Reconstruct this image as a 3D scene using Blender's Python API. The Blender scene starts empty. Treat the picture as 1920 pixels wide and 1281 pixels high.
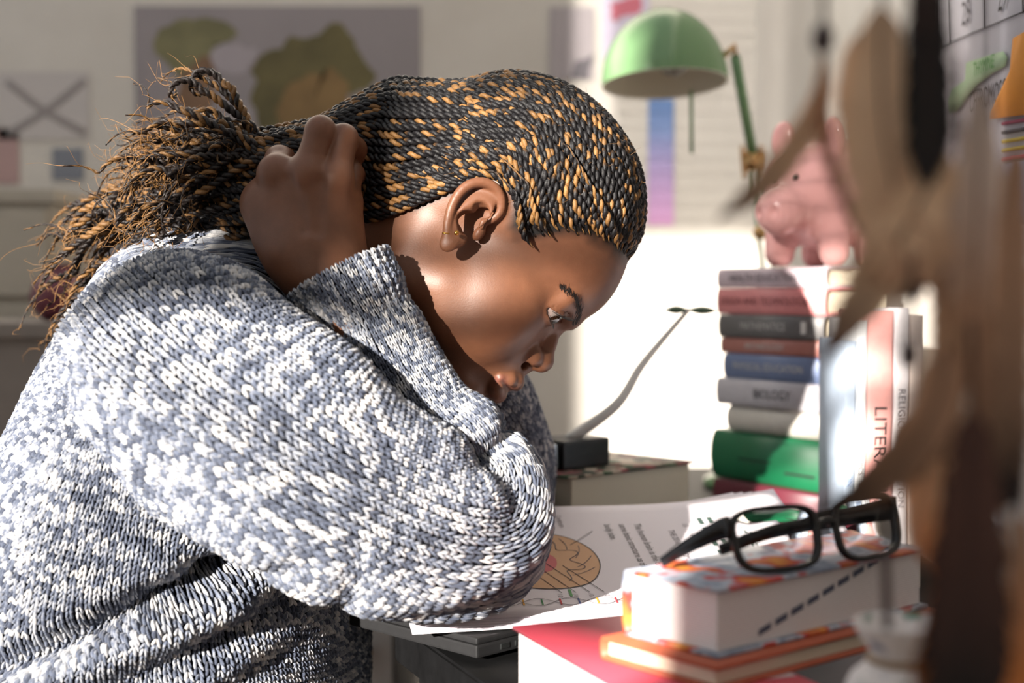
import bpy, math, random
import numpy as np
from mathutils import Vector, Matrix

# ------------------------------------------------------------------ camera
scene = bpy.context.scene
COL = scene.collection
FPX = 1920 * 50.0 / 36.0            # focal length in pixels of the 1920x1281 frame
PITCH = math.radians(2.04)
CAM = np.array([0.0, -1.04, 1.0])
cam_data = bpy.data.cameras.new('camera')
cam_data.lens = 50.0
cam_data.sensor_width = 36.0
cam_data.clip_start = 0.02
cam_data.dof.use_dof = True
cam_data.dof.focus_distance = 0.985
cam_data.dof.aperture_fstop = 4.0
cam = bpy.data.objects.new('camera', cam_data)
cam.location = CAM
cam.rotation_euler = (math.pi / 2 - PITCH, 0, 0)
COL.objects.link(cam)
scene.camera = cam

# ------------------------------------------------------------------ light
scene.view_settings.view_transform = 'Standard'
scene.view_settings.look = 'None'
scene.view_settings.exposure = 0.0
scene.view_settings.gamma = 1.0
scene.view_settings.use_curve_mapping = False

world = bpy.data.worlds.new('world')
scene.world = world
world.use_nodes = True
wn = world.node_tree.nodes
wn['Background'].inputs[0].default_value = (0.93, 0.96, 1.0, 1)
wn['Background'].inputs[1].default_value = 0.62

SUN_DIR = np.array([0.48, 0.84, -0.27]); SUN_DIR /= np.linalg.norm(SUN_DIR)
sun_data = bpy.data.lights.new('sun', 'SUN')
sun_data.energy = 15.0
sun_data.color = (1.0, 0.93, 0.84)
sun_data.angle = math.radians(0.9)
sun = bpy.data.objects.new('sun', sun_data)
sun.rotation_euler = Vector(SUN_DIR).to_track_quat('-Z', 'Y').to_euler()
sun.location = (-1.5, -2.4, 2.2)
COL.objects.link(sun)

DESK_Z = 1.0 - 0.246

# ------------------------------------------------------------------ helpers
rng = np.random.default_rng(7)
random.seed(7)

def at(px, py, d):
    """World point at distance d (along world Y) from the camera seen at pixel px, py."""
    u = (px - 960.0) / FPX; v = (640.5 - py) / FPX
    dirw = np.array([u, math.cos(PITCH) + v * math.sin(PITCH), -math.sin(PITCH) + v * math.cos(PITCH)])
    return CAM + dirw * (d / dirw[1])

def nrm(v):
    v = np.asarray(v, float)
    return v / np.maximum(np.linalg.norm(v, axis=-1, keepdims=True), 1e-9)

def srgb(r, g, b):
    def f(c):
        c /= 255.0
        return c / 12.92 if c <= 0.04045 else ((c + 0.055) / 1.055) ** 2.4
    return (f(r), f(g), f(b), 1.0)

def mesh_np(name, verts, quads=None, tris=None, smooth=True):
    """Mesh from numpy arrays, quickly."""
    me = bpy.data.meshes.new(name)
    verts = np.asarray(verts, np.float32)
    loops = []; starts = []; n = 0
    if quads is not None and len(quads):
        q = np.asarray(quads, np.int32); loops.append(q.ravel()); starts.append(np.arange(len(q)) * 4); n += q.size
    if tris is not None and len(tris):
        t = np.asarray(tris, np.int32); loops.append(t.ravel()); starts.append(n + np.arange(len(t)) * 3); n += t.size
    loops = np.concatenate(loops); starts = np.concatenate(starts).astype(np.int32)
    me.vertices.add(len(verts)); me.vertices.foreach_set('co', verts.ravel())
    me.loops.add(len(loops)); me.loops.foreach_set('vertex_index', loops)
    me.polygons.add(len(starts)); me.polygons.foreach_set('loop_start', starts)
    me.update(calc_edges=True)
    if smooth:
        me.polygons.foreach_set('use_smooth', np.ones(len(starts), bool))
    me.validate()
    return me

def attr(me, name, vals):
    a = me.attributes.new(name, 'FLOAT', 'POINT')
    a.data.foreach_set('value', np.asarray(vals, np.float32))

def attr_col(me, name, vals):
    a = me.attributes.new(name, 'FLOAT_COLOR', 'POINT')
    v = np.ones((len(vals), 4), np.float32); v[:, :3] = vals
    a.data.foreach_set('color', v.ravel())

def link(name, me, mat=None, parent=None, **props):
    o = bpy.data.objects.new(name, me)
    COL.objects.link(o)
    if mat is not None and me is not None and not me.materials:
        me.materials.append(mat)
    if parent is not None:
        o.parent = parent
    for k, v in props.items():
        o[k] = v
    return o

def empty(name, loc=(0, 0, 0), rot=(0, 0, 0), **props):
    o = bpy.data.objects.new(name, None)
    o.empty_display_size = 0.02
    o.location = loc; o.rotation_euler = rot
    COL.objects.link(o)
    for k, v in props.items():
        o[k] = v
    return o

class NT:
    """Small node tree builder."""
    def __init__(self, name):
        self.m = bpy.data.materials.new(name); self.m.use_nodes = True
        self.t = self.m.node_tree; self.n = self.t.nodes; self.b = self.n['Principled BSDF']
    def node(self, kind, **kw):
        nd = self.n.new(kind)
        for k, v in kw.items():
            if k.startswith('i_'):
                nd.inputs[k[2:].replace('_', ' ')].default_value = v
            else:
                setattr(nd, k, v)
        return nd
    def ln(self, a, b): self.t.links.new(a, b)
    def set(self, **kw):
        for k, v in kw.items():
            self.b.inputs[k.replace('_', ' ')].default_value = v
        return self
    def ramp(self, fac, stops, interp='LINEAR'):
        r = self.n.new('ShaderNodeValToRGB'); r.color_ramp.interpolation = interp
        els = r.color_ramp.elements
        while len(els) < len(stops): els.new(0.5)
        for e, (p, c) in zip(els, stops): e.position = p; e.color = c
        if fac is not None: self.ln(fac, r.inputs[0])
        return r.outputs[0]
    def mix(self, fac, a, b, mode='MIX'):
        m = self.n.new('ShaderNodeMix'); m.data_type = 'RGBA'; m.blend_type = mode
        for s, v in ((m.inputs[0], fac), (m.inputs[6], a), (m.inputs[7], b)):
            if isinstance(v, bpy.types.NodeSocket): self.ln(v, s)
            else: s.default_value = v
        return m.outputs[2]
    def noise(self, scale, detail=3, rough=0.5, coord='Object', vec=None):
        nz = self.n.new('ShaderNodeTexNoise')
        nz.inputs['Scale'].default_value = scale; nz.inputs['Detail'].default_value = detail; nz.inputs['Roughness'].default_value = rough
        if vec is None:
            tc = self.n.new('ShaderNodeTexCoord'); vec = tc.outputs[coord]
        self.ln(vec, nz.inputs['Vector'])
        return nz.outputs['Fac']
    def attr(self, name, out='Fac'):
        a = self.n.new('ShaderNodeAttribute'); a.attribute_name = name
        return a.outputs[out]
    def bump(self, h, strength=0.3, dist=0.001):
        b = self.n.new('ShaderNodeBump'); b.inputs['Strength'].default_value = strength; b.inputs['Distance'].default_value = dist
        self.ln(h, b.inputs['Height']); self.ln(b.outputs[0], self.b.inputs['Normal'])

def plain(name, col, rough=0.5, metal=0.0, grain=0.0, gscale=80, bump=0.0, spec=0.5):
    t = NT(name); t.set(Roughness=rough, Metallic=metal); t.b.inputs['Specular IOR Level'].default_value = spec
    if grain > 0 or bump > 0:
        nz = t.noise(gscale, 4, 0.6)
        lo = tuple(c * (1 - grain) for c in col[:3]) + (1,)
        hi = tuple(min(1, c * (1 + grain)) for c in col[:3]) + (1,)
        t.ln(t.ramp(nz, [(0.3, lo), (0.7, hi)]), t.b.inputs['Base Color'])
        if bump > 0: t.bump(nz, bump, 0.0006)
    else:
        t.set(Base_Color=col)
    return t.m

# ---- signed distance modelling
F32 = np.float32
def ell(P, c, r):
    c = np.asarray(c, F32); r = np.asarray(r, F32)
    q = (P - c) / r
    k0 = np.sqrt((q * q).sum(1)); k1 = np.sqrt(((q / r) ** 2).sum(1))
    return k0 * (k0 - 1) / np.maximum(k1, 1e-6)
def cap(P, a, b, ra, rb):
    a = np.asarray(a, F32); b = np.asarray(b, F32)
    ab = b - a; t = np.clip(((P - a) @ ab) / max(float(ab @ ab), 1e-9), 0, 1)
    d = P - a - t[:, None] * ab
    return np.sqrt((d * d).sum(1)) - (ra + (rb - ra) * t)
def smin(a, b, k):
    h = np.clip(0.5 + 0.5 * (b - a) / k, 0, 1)
    return b * (1 - h) + a * h - k * h * (1 - h)
def smax(a, b, k): return -smin(-a, -b, k)
def chain(P, pts, rad, k=2.0):
    d = None
    for i in range(len(pts) - 1):
        c = cap(P, pts[i], pts[i + 1], rad[i], rad[i + 1])
        d = c if d is None else smin(d, c, k)
    return d

def surface_nets(f, lo, hi, h, sub=4):
    """Mesh the zero set of f (points Nx3 -> distance) in the box lo..hi with cells of size h; fine samples only near the surface."""
    lo = np.asarray(lo, float); hi = np.asarray(hi, float)
    H = h * sub
    nc = np.ceil((hi - lo) / H).astype(int) + 1
    ax = [lo[i] + np.arange(nc[i]) * H for i in range(3)]
    G = np.stack(np.meshgrid(*ax, indexing='ij'), -1).reshape(-1, 3).astype(F32)
    C = f(G).reshape(nc)
    near = np.abs(C) < H * 1.9
    n = nc * sub
    V = np.repeat(np.repeat(np.repeat(C, sub, 0), sub, 1), sub, 2)
    m = near.copy()
    for a in range(3):
        s = np.roll(near, 1, a); idx = [slice(None)] * 3; idx[a] = 0; s[tuple(idx)] = False
        m |= s
        s = np.roll(near, -1, a); idx[a] = -1; s[tuple(idx)] = False
        m |= s
    M = np.repeat(np.repeat(np.repeat(m, sub, 0), sub, 1), sub, 2)
    I = np.argwhere(M)
    vals = np.empty(len(I), F32)
    for s in range(0, len(I), 400000):
        vals[s:s + 400000] = f((lo + I[s:s + 400000] * h).astype(F32))
    V[M] = vals
    S = V < 0
    cs = S[:-1, :-1, :-1].astype(np.int8)
    tot = np.zeros_like(cs)
    offs = [(i, j, k) for i in (0, 1) for j in (0, 1) for k in (0, 1)]
    nx, ny, nz = S.shape
    for (i, j, k) in offs:
        tot += S[i:nx - 1 + i, j:ny - 1 + j, k:nz - 1 + k]
    act = (tot > 0) & (tot < 8)
    A = np.argwhere(act)
    vid = np.full(act.shape, -1, np.int32); vid[act] = np.arange(len(A))
    acc = np.zeros((len(A), 3)); cnt = np.zeros(len(A))
    edges = [(o, tuple(np.add(o, e))) for o in offs for e in ((1, 0, 0), (0, 1, 0), (0, 0, 1)) if max(np.add(o, e)) < 2]
    for o, e in edges:
        a = V[A[:, 0] + o[0], A[:, 1] + o[1], A[:, 2] + o[2]]; b = V[A[:, 0] + e[0], A[:, 1] + e[1], A[:, 2] + e[2]]
        x = (a < 0) != (b < 0)
        t = np.where(x, a / np.where(x, a - b, 1), 0)
        p = np.asarray(o) + t[:, None] * (np.asarray(e) - np.asarray(o))
        acc += p * x[:, None]; cnt += x
    verts = lo + (A + acc / cnt[:, None]) * h
    quads = []
    for axis in range(3):
        b, c = (axis + 1) % 3, (axis + 2) % 3
        s0 = [slice(1, -1)] * 3; s1 = [slice(1, -1)] * 3
        s0[axis] = slice(0, -1); s1[axis] = slice(1, None)
        E0, E1 = S[tuple(s0)], S[tuple(s1)]
        for flip, mask in ((False, E0 & ~E1), (True, ~E0 & E1)):
            I = np.argwhere(mask)
            if not len(I): continue
            I = I + 1; I[:, axis] -= 1
            def cell(db, dc):
                J = I.copy(); J[:, b] += db; J[:, c] += dc
                return vid[J[:, 0], J[:, 1], J[:, 2]]
            q = np.stack([cell(-1, -1), cell(0, -1), cell(0, 0), cell(-1, 0)], 1)
            quads.append(q[:, ::-1] if flip else q)
    quads = np.concatenate(quads)
    quads = quads[(quads >= 0).all(1)]
    return verts, quads

def noise3(P, scale, seed=0):
    """Smooth value noise for arrays of points, -1..1."""
    P = np.asarray(P, float) / scale
    i = np.floor(P).astype(np.int64); fr = P - i; fr = fr * fr * (3 - 2 * fr)
    def hsh(ix, iy, iz):
        n = (ix * 374761393 + iy * 668265263 + iz * 2147483647 + seed * 1274126177) & 0xffffffff
        n = ((n ^ (n >> 13)) * 1274126177) & 0xffffffff
        n = n ^ (n >> 16)
        return (n & 0xffff) / 32767.5 - 1
    out = 0
    for a in (0, 1):
        for b in (0, 1):
            for c in (0, 1):
                w = (fr[:, 0] if a else 1 - fr[:, 0]) * (fr[:, 1] if b else 1 - fr[:, 1]) * (fr[:, 2] if c else 1 - fr[:, 2])
                out = out + w * hsh(i[:, 0] + a, i[:, 1] + b, i[:, 2] + c)
    return out

def catmull(P, n):
    """n samples along a Catmull-Rom curve through the rows of P (any width), roughly even in the parameter."""
    P = np.asarray(P, float)
    Q = np.vstack([2 * P[0] - P[1], P, 2 * P[-1] - P[-2]])
    t = np.linspace(0, len(P) - 1 - 1e-9, n); i = t.astype(int); f = (t - i)[:, None]
    a, b, c, d = Q[i], Q[i + 1], Q[i + 2], Q[i + 3]
    return 0.5 * ((2 * b) + (c - a) * f + (2 * a - 5 * b + 4 * c - d) * f ** 2 + (3 * b - a - 3 * c + d) * f ** 3)

def resample(P, step=None, n=None, extra=None):
    """Even arc length resampling of a polyline."""
    s = np.concatenate([[0], np.cumsum(np.linalg.norm(np.diff(P[:, :3], axis=0), axis=1))])
    if n is None: n = max(2, int(round(s[-1] / step)) + 1)
    t = np.linspace(0, s[-1], n)
    return np.stack([np.interp(t, s, P[:, k]) for k in range(P.shape[1])], 1)

def frames(P, ref=(0, 0, 1)):
    """Parallel transported frames (tangent, normal, binormal) along a polyline."""
    T = nrm(np.gradient(P, axis=0))
    N = np.zeros_like(T)
    r = np.asarray(ref, float)
    n = r - T[0] * (r @ T[0])
    if np.linalg.norm(n) < 1e-4: n = np.array([1.0, 0, 0]) - T[0] * T[0][0]
    N[0] = nrm(n)
    for i in range(1, len(P)):
        v = N[i - 1] - T[i] * (N[i - 1] @ T[i])
        N[i] = nrm(v)
    return T, N, np.cross(T, N)

def tube(P, R, sides=8, ref=(0, 0, 1), caps=True):
    """Verts and quads, tris of a tube along polyline P of radius R (scalar or per point)."""
    P = np.asarray(P, float); R = np.broadcast_to(np.asarray(R, float), (len(P),))
    T, N, B = frames(P, ref)
    a = np.arange(sides) * 2 * math.pi / sides
    V = P[:, None] + R[:, None, None] * (np.cos(a)[None, :, None] * N[:, None] + np.sin(a)[None, :, None] * B[:, None])
    n = len(P)
    i = np.arange(n - 1)[:, None] * sides; j = np.arange(sides)[None]
    j2 = (j + 1) % sides
    Q = np.stack([i + j, i + j2, i + sides + j2, i + sides + j], -1).reshape(-1, 4)
    V = V.reshape(-1, 3); tr = np.zeros((0, 3), int)
    if caps:
        c0 = len(V); V = np.vstack([V, P[0], P[-1]])
        jj = np.arange(sides); k = (jj + 1) % sides
        tr = np.vstack([np.stack([np.full(sides, c0), k, jj], 1), np.stack([np.full(sides, c0 + 1), (n - 1) * sides + jj, (n - 1) * sides + k], 1)])
    return V, Q, tr

def join(parts):
    """Join (V,Q,T) triples."""
    V = []; Q = []; T = []; n = 0
    for v, q, t in parts:
        V.append(v); n0 = n; n += len(v)
        if q is not None and len(q): Q.append(np.asarray(q) + n0)
        if t is not None and len(t): T.append(np.asarray(t) + n0)
    return np.vstack(V), (np.vstack(Q) if Q else None), (np.vstack(T) if T else None)

def tube_obj(name, P, R, mat, parent=None, sides=8, **kw):
    v, q, t = tube(P, R, sides)
    return link(name, mesh_np(name, v, q, t), mat, parent, **kw)

def box_mesh(name, x0, x1, y0, y1, z0, z1, bevel=0.0, seg=2):
    """Box with bevelled edges."""
    import bmesh
    bm = bmesh.new()
    bmesh.ops.create_cube(bm, size=1.0)
    for v in bm.verts:
        v.co = Vector(((x0 + x1) / 2 + v.co.x * (x1 - x0), (y0 + y1) / 2 + v.co.y * (y1 - y0), (z0 + z1) / 2 + v.co.z * (z1 - z0)))
    if bevel > 0:
        bmesh.ops.bevel(bm, geom=list(bm.edges), offset=bevel, segments=seg, profile=0.7, affect='EDGES')
    me = bpy.data.meshes.new(name); bm.to_mesh(me); bm.free()
    return me

def text_obj(name, body, size, mat, parent=None, loc=(0, 0, 0), rot=(0, 0, 0), align='CENTER', sx=1.0, shear=0.0, extrude=0.0, **kw):
    """Lettering as a real mesh."""
    cu = bpy.data.curves.new(name, 'FONT'); cu.body = body; cu.size = size; cu.align_x = align; cu.align_y = 'CENTER'
    cu.shear = shear; cu.extrude = extrude; cu.resolution_u = 2
    tmp = bpy.data.objects.new('tmp', cu); COL.objects.link(tmp)
    me = bpy.data.meshes.new_from_object(tmp.evaluated_get(bpy.context.evaluated_depsgraph_get()))
    bpy.data.objects.remove(tmp); bpy.data.curves.remove(cu)
    me.name = name
    o = link(name, me, mat, parent, **kw)
    o.location = loc; o.rotation_euler = rot; o.scale = (sx, 1, 1)
    return o

# ================================================================== the person: skin
def rot(axis, deg):
    return np.array(Matrix.Rotation(math.radians(deg), 3, axis))
_p = math.radians(51)
HEAD_R = np.array([[math.cos(_p), 0, math.sin(_p)], [0, 1, 0], [-math.sin(_p), 0, math.cos(_p)]]) @ rot('Z', -6) @ rot('X', -4)
HS = 0.00093
HEAD_O = at(900, 420, 0.970) - HEAD_R @ np.array([0, -0.067, 0])
def h2w(p): return HEAD_O + (np.asarray(p, float) * HS) @ HEAD_R.T
def w2h(p): return ((np.asarray(p, float) - HEAD_O) @ HEAD_R) / HS

def scalp_sdf(P):
    P = np.asarray(P, F32)
    d = ell(P, (-7, 0, 47), (95, 75, 84))
    d = smin(d, ell(P, (-42, 0, 8), (60, 62, 54)), 18)
    return d

NECK = [w2h(at(770, 445, 1.045)), w2h(at(640, 530, 1.05)), w2h(at(480, 620, 1.06))]
EYE_C = np.array([77.0, 31.0, 4.0]); EYE_R = 12.0

def sub(P, mask, f, far=60.0):
    """Evaluate f only on the points of the mask."""
    d = np.full(len(P), far, F32)
    if mask.any(): d[mask] = f(P[mask])
    return d

EAR_C, EAR_S = math.cos(math.radians(14)), math.sin(math.radians(14))
def ear_sdf(M):
    """An ear in a frame of its own (forward, outward, up) measured from the tragus; M has |y|."""
    x, z = M[:, 0] + 0.5, M[:, 2] + 2
    Q = np.stack([x * EAR_C + z * EAR_S, M[:, 1] - 66.0, -x * EAR_S + z * EAR_C], 1).astype(F32)
    Q = Q / F32(0.96)
    helix = [(2, 3.5, 4), (6.5, 5, 11), (7.5, 7, 19), (3, 10, 26.5), (-5, 13, 30), (-14, 16, 28), (-21, 18.5, 21), (-24, 19.5, 11), (-22.5, 19.3, -1), (-18, 18, -12), (-13, 16.5, -20)]
    helix = catmull(np.array(helix, float), 26)
    d = chain(Q, helix, np.interp(np.linspace(0, 1, 26), [0, .2, .5, .8, 1], [2.4, 3.0, 3.7, 3.5, 3.3]), 1.5)
    lobe = smin(ell(Q, (-8, 15.5, -24), (7.0, 3.8, 8.5)), ell(Q, (-4, 12.5, -18), (6, 3.4, 7)), 4)
    d = smin(d, lobe, 4)
    plate = chain(Q, catmull(np.array([(-3, 6, 22), (-12, 9.5, 14), (-15, 10, 2), (-10, 9.5, -11), (-4, 9, -19)], float), 12), [5.2] * 12, 3)
    d = smin(d, plate, 3.0)
    d = smin(d, ell(Q, (-9, 11.5, 7), (14, 3.6, 22)), 3.0)
    anti = chain(Q, catmull(np.array([(0, 7.5, 20), (-8, 11.5, 15.5), (-14, 14.5, 7), (-15, 15.5, -4), (-10.5, 15, -13), (-5, 13, -16)], float), 16),
                 np.interp(np.linspace(0, 1, 16), [0, .4, 1], [1.2, 1.9, 2.5]), 2)
    d = smin(d, anti, 2.5)
    d = smax(d, -ell(Q, (-5, 15, -3), (7.5, 13, 10)), 2.5)
    d = smax(d, -ell(Q, (-3, 16, 10), (7, 9, 6.0)), 2.5)
    d = smin(d, ell(Q, (4.5, 3.0, -4), (4.2, 5.0, 6.5)), 4)
    return d * F32(0.96)

def face_detail(M):
    """Nose, lips and eyes; blended on later."""
    return M

def head_sdf(P):
    P = np.asarray(P, F32)
    M = P.copy(); M[:, 1] = np.abs(M[:, 1])
    d = scalp_sdf(P)
    d = smin(d, ell(M, (44.5, 0, 35), (55, 57, 50)), 16)                 # forehead
    d = smin(d, ell(M, (38, 0, -22), (54, 60, 58)), 18)                # mid face
    d = smin(d, ell(M, (54, 37, -19), (26, 20, 22)), 20)               # cheek bones
    d = smin(d, ell(M, (58, 28, -45), (28, 24, 28)), 18)               # cheeks
    d = smin(d, ell(M, (32, 44, -36), (42, 17, 40)), 18)               # masseter
    d = smin(d, cap(M, (12, 44, -50), (79, 14, -84), 17, 13), 18)      # jaw
    d = smin(d, ell(M, (84, 0, -86), (15, 19, 14)), 12)                # chin
    d = smin(d, ell(M, (79.5, 0, -52), (26, 27, 25)), 12)                # muzzle
    d = smin(d, chain(P, NECK, [54, 55, 66], 20), 16)                  # neck
    d = smin(d, cap(M, (-30, 30, -20), (-10, 40, -70), 22, 20), 18)
    face = (M[:, 0] > 62) & (M[:, 2] < 40)
    F = M[face]
    if len(F):
        e = d[face]
        e = smin(e, cap(F, (91, 7, 14), (80, 38, 17), 7.0, 5.5), 10)       # brow
        e = smax(e, -ell(F, (100, 31, 2), (16, 14, 8.0)), 9)               # socket
        lids = ell(F, EYE_C, (13.5, 13.6, 13.2))
        e = smin(e, lids, 4.0)
        w = (F[:, 1] - 31) / 15.0
        n = chain(F, [(85, 0, 10), (87.5, 0, 1), (94, 0, -12), (100.5, 0, -22)], [7.5, 6.8, 7.4, 8.8], 4)
        n = smin(n, ell(F, (102.0, 0, -24.0), (9.8, 10.8, 9.4)), 4)
        n = smin(n, ell(F, (91.5, 13.0, -28.0), (12.5, 7.8, 9.0)), 5)
        n = smin(n, cap(F, (94, 0, -32), (99.5, 0, -38), 5.5, 4.5), 5)
        e = smin(e, n, 6.0)
        e = smax(e, -ell(F, (95.5, 11.5, -35.5), (5.8, 5.6, 5.2)), 2.0)    # nostrils
        e = smax(e, -cap(F, (78, 21.5, -23), (85, 21.5, -36), 1.0, 1.0), 4.0)  # alar groove
        up = chain(F, [(103.5, 0, -49.5), (102, 9, -50.0), (99, 17, -53), (95.0, 24, -57)], [6.8, 6.6, 5.4, 2.2], 3)
        lo = chain(F, [(101, 0, -66.5), (99.5, 10, -65.5), (97, 17, -63), (94.5, 23.5, -59)], [7.6, 7.0, 5.4, 2.2], 3)
        e = smin(e, up, 3.0)
        e = smin(e, lo, 3.5)
        mouth = chain(F, [(112, 0, -58.2), (107.5, 9, -57.8), (103, 17, -57.8), (98, 26, -58.2)], [1.6, 1.6, 1.5, 1.0], 1)
        e = smax(e, -mouth, 2.2)
        e = smax(e, -ell(F, (109, 0, -43), (6, 2.6, 6)), 4)                # philtrum
        zt = 4.8 * (1 - w * w) - 0.4; zb = -4.6 * (1 - w * w) - 1.6
        zz = F[:, 2] - F32(EYE_C[2]) + 0.10 * (F[:, 1] - 31)
        slit = np.maximum(np.maximum(zz - zt, zb - zz), 77 - F[:, 0])
        slit = np.maximum(slit, np.abs(F[:, 1] - 31) - 14.5)
        e = smax(e, -slit, 0.9)
        crease = np.abs(np.sqrt(((F - EYE_C.astype(F32)) ** 2).sum(1)) - 13.8)
        cz = zz - (8.4 * (1 - 0.8 * w * w))
        e = np.where(F[:, 0] > 79, smax(e, -(np.sqrt(cz * cz + crease * crease * 0.2) - 0.4), 1.4), e)
        d[face] = e
    em = (M[:, 1] > 58) & (np.abs(M[:, 0] + 8) < 45) & (np.abs(M[:, 2]) < 55)
    d = smin(d, sub(M, em, ear_sdf), 4.0)
    d = smax(d, -ell(M, (-9, 78, -7), (5, 12, 6)), 2.0)                # ear canal
    return d

hv, hq = surface_nets(head_sdf, (-125, -105, -190), (125, 105, 138), 1.3)
def uncut(v, q, keep):
    k = keep[q].all(1); q = q[k]; u = np.unique(q); m = np.full(len(v), -1); m[u] = np.arange(len(u))
    return v[u], m[q]

person = empty('person', at(480, 1270, 1.04) * np.array([1, 1, 0]),
               label='person in a grey-blue knitted sweater bent over the desk, hand gripping braided hair', category='person')
def pl(o):
    """Parent to the person keeping the world geometry."""
    o.parent = person; o.matrix_parent_inverse = Matrix.Translation(-Vector(person.location))
    return o

# masks for colour
M = hv.copy(); M[:, 1] = np.abs(M[:, 1])
lipd = np.minimum(chain(M.astype(F32), [(104, 0, -50.5), (102, 9, -51), (98, 17, -54), (95, 24, -57.5)], [4.6, 4.5, 3.5, 1.5]),
                  chain(M.astype(F32), [(102, 0, -66.5), (100, 10, -65.5), (96, 17, -63), (94, 24, -59)], [5.2, 5, 3.6, 1.5]))
lip_h = np.clip(1 - lipd / 2.5, 0, 1)
# hairline: in the (x,z) side view, hair above this curve
hx = np.array([-130, -60, -42, -30, -22, -10, 6, 16, 28, 40, 62, 82, 110.])
hz = np.array([-70, -62, -34, 2, 24, 32, 27, 15, 18, 40, 62, 70, 74.])
near_scalp = np.clip(1 - (np.abs(scalp_sdf(hv)) - 5) / 4, 0, 1)
hl = hv[:, 2] - np.interp(hv[:, 0], hx, hz)
hair_h = np.clip(0.5 + hl / 12 + 0.25 * noise3(hv, 6, 3), 0, 1) * near_scalp
HEAD_V, HEAD_Q = h2w(hv), hq

# ---------------------------------------------------------------- right hand
def A(px, py, d): return at(px, py, d) * 1000.0
HD = 0.956
def hand_sdf(P):
    P = np.asarray(P, F32)
    # metacarpals from the wrist to the knuckles
    W = A(610, 520, HD + 0.006)
    k_i, k_m, k_r, k_l = A(519, 324, HD + 0.003), A(575, 330, HD - 0.004), A(630, 338, HD - 0.002), A(650, 378, HD + 0.014)
    d = smin(cap(P, A(600, 500, HD + .006), k_i, 21, 11.5), cap(P, A(605, 500, HD + .004), k_m, 21, 12.5), 12)
    d = smin(d, cap(P, A(612, 500, HD + .006), k_r, 21, 11.5), 12)
    d = smin(d, cap(P, A(622, 500, HD + .012), k_l, 20, 10), 12)
    d = smin(d, ell(P, A(570, 420, HD + .012), (33, 15, 38)), 14)
    # thumb mound on the left
    d = smin(d, cap(P, A(560, 470, HD + .012), A(494, 382, HD + .020), 18, 12.5), 22)
    d = smin(d, cap(P, A(494, 382, HD + .020), A(506, 345, HD + .050), 12, 10), 12)
    d = smin(d, cap(P, A(506, 345, HD + .050), A(545, 310, HD + .07), 10, 8), 5)
    # forearm
    d = smin(d, cap(P, A(590, 470, HD + .008), A(650, 590, .957), 25, 24), 18)
    d = smin(d, cap(P, A(650, 590, .957), A(780, 770, .950), 24, 25), 14)
    # knuckles
    for k, r in ((k_i, 10.5), (k_m, 10.5), (k_r, 9.8)):
        d = smin(d, ell(P, k + np.array([0, -3.5, 0]), (r, r * .9, r)), 6)
    # fingers: knuckle, first joint, second joint, tip
    fs = [
        [k_i, A(524, 300, HD + .026), A(552, 300, HD + .052), A(575, 320, HD + .060)],
        [k_m, A(601, 246, HD + .000), A(618, 262, HD + .034), A(622, 320, HD + .046)],
        [k_r, A(644, 260, HD + .006), A(664, 280, HD + .038), A(660, 335, HD + .050)],
        [k_l, A(658, 325, HD + .030), A(674, 330, HD + .052), A(668, 370, HD + .060)],
    ]
    rs = [(10.5, 9.3, 8.2, 7.0), (11.0, 9.6, 8.4, 7.2), (10.4, 9.2, 8.2, 7.0), (9, 8, 7, 6)]
    fd = None
    for f, r in zip(fs, rs):
        c = chain(P, f, r, 5)
        fd = c if fd is None else smin(fd, c, 1.2)
    d = smin(d, fd, 5.5)
    # tendon hollows on the back of the hand
    for a, b in ((k_i, k_m), (k_m, k_r)):
        m0 = (a + b) / 2 + np.array([0, -14.5, -4]); m1 = (a + b) / 2 * .45 + W * .55 + np.array([0, -24, 0])
        d = smax(d, -cap(P, m0, m1, 1.2, 0.2), 8)
    return d
c0 = A(560, 400, HD)
gv, gq = surface_nets(hand_sdf, c0 + np.array([-75, -60, -190]), c0 + np.array([110, 100, 90]), 1.35)
HAND_V, HAND_Q = gv * 0.001, gq

# hidden body under the clothes
bt = []
for pts, r in (([at(480, 620, 1.06), at(430, 800, 1.06), at(360, 1050, 1.06), at(330, 1350, 1.06), at(330, 1650, 1.06)], [.07, .11, .105, .11, .12]),
               ([at(420, 700, 1.02), at(300, 690, .93), at(420, 790, .905)], [.06, .055, .05])):
    bt.append(tube(catmull(np.array(pts), 24), np.interp(np.linspace(0, 1, 24), np.linspace(0, 1, len(r)), r), 20))
BV, BQ, BT = join([(HEAD_V, HEAD_Q, None), (HAND_V, HAND_Q, None)] + bt)
bme = mesh_np('body', BV, BQ, BT)
nb = len(BV)
lip = np.zeros(nb); lip[:len(hv)] = lip_h
hairm = np.zeros(nb); hairm[:len(hv)] = hair_h
attr(bme, 'lip', lip); attr(bme, 'hairline', hairm)

t = NT('skin')
nz = t.noise(55, 4, 0.6)
base = t.ramp(nz, [(0.3, (0.150, 0.060, 0.030, 1)), (0.7, (0.195, 0.080, 0.041, 1))])
base = t.mix(t.attr('lip'), base, (0.17, 0.058, 0.046, 1))
base = t.mix(t.attr('hairline'), base, (0.0045, 0.0035, 0.003, 1))
t.ln(base, t.b.inputs['Base Color'])
t.set(Roughness=0.47)
t.b.inputs['Specular IOR Level'].default_value = 0.5
t.b.inputs['Subsurface Weight'].default_value = 0.12
t.b.inputs['Subsurface Radius'].default_value = (1.0, 0.35, 0.2)
t.b.inputs['Subsurface Scale'].default_value = 0.004
pore = t.noise(900, 3, 0.6)
t.bump(pore, 0.16, 0.0006)
SKIN = t.m
body = pl(link('body', bme, SKIN, label='dark brown skin of the bent head, neck and raised hand'))

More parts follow.
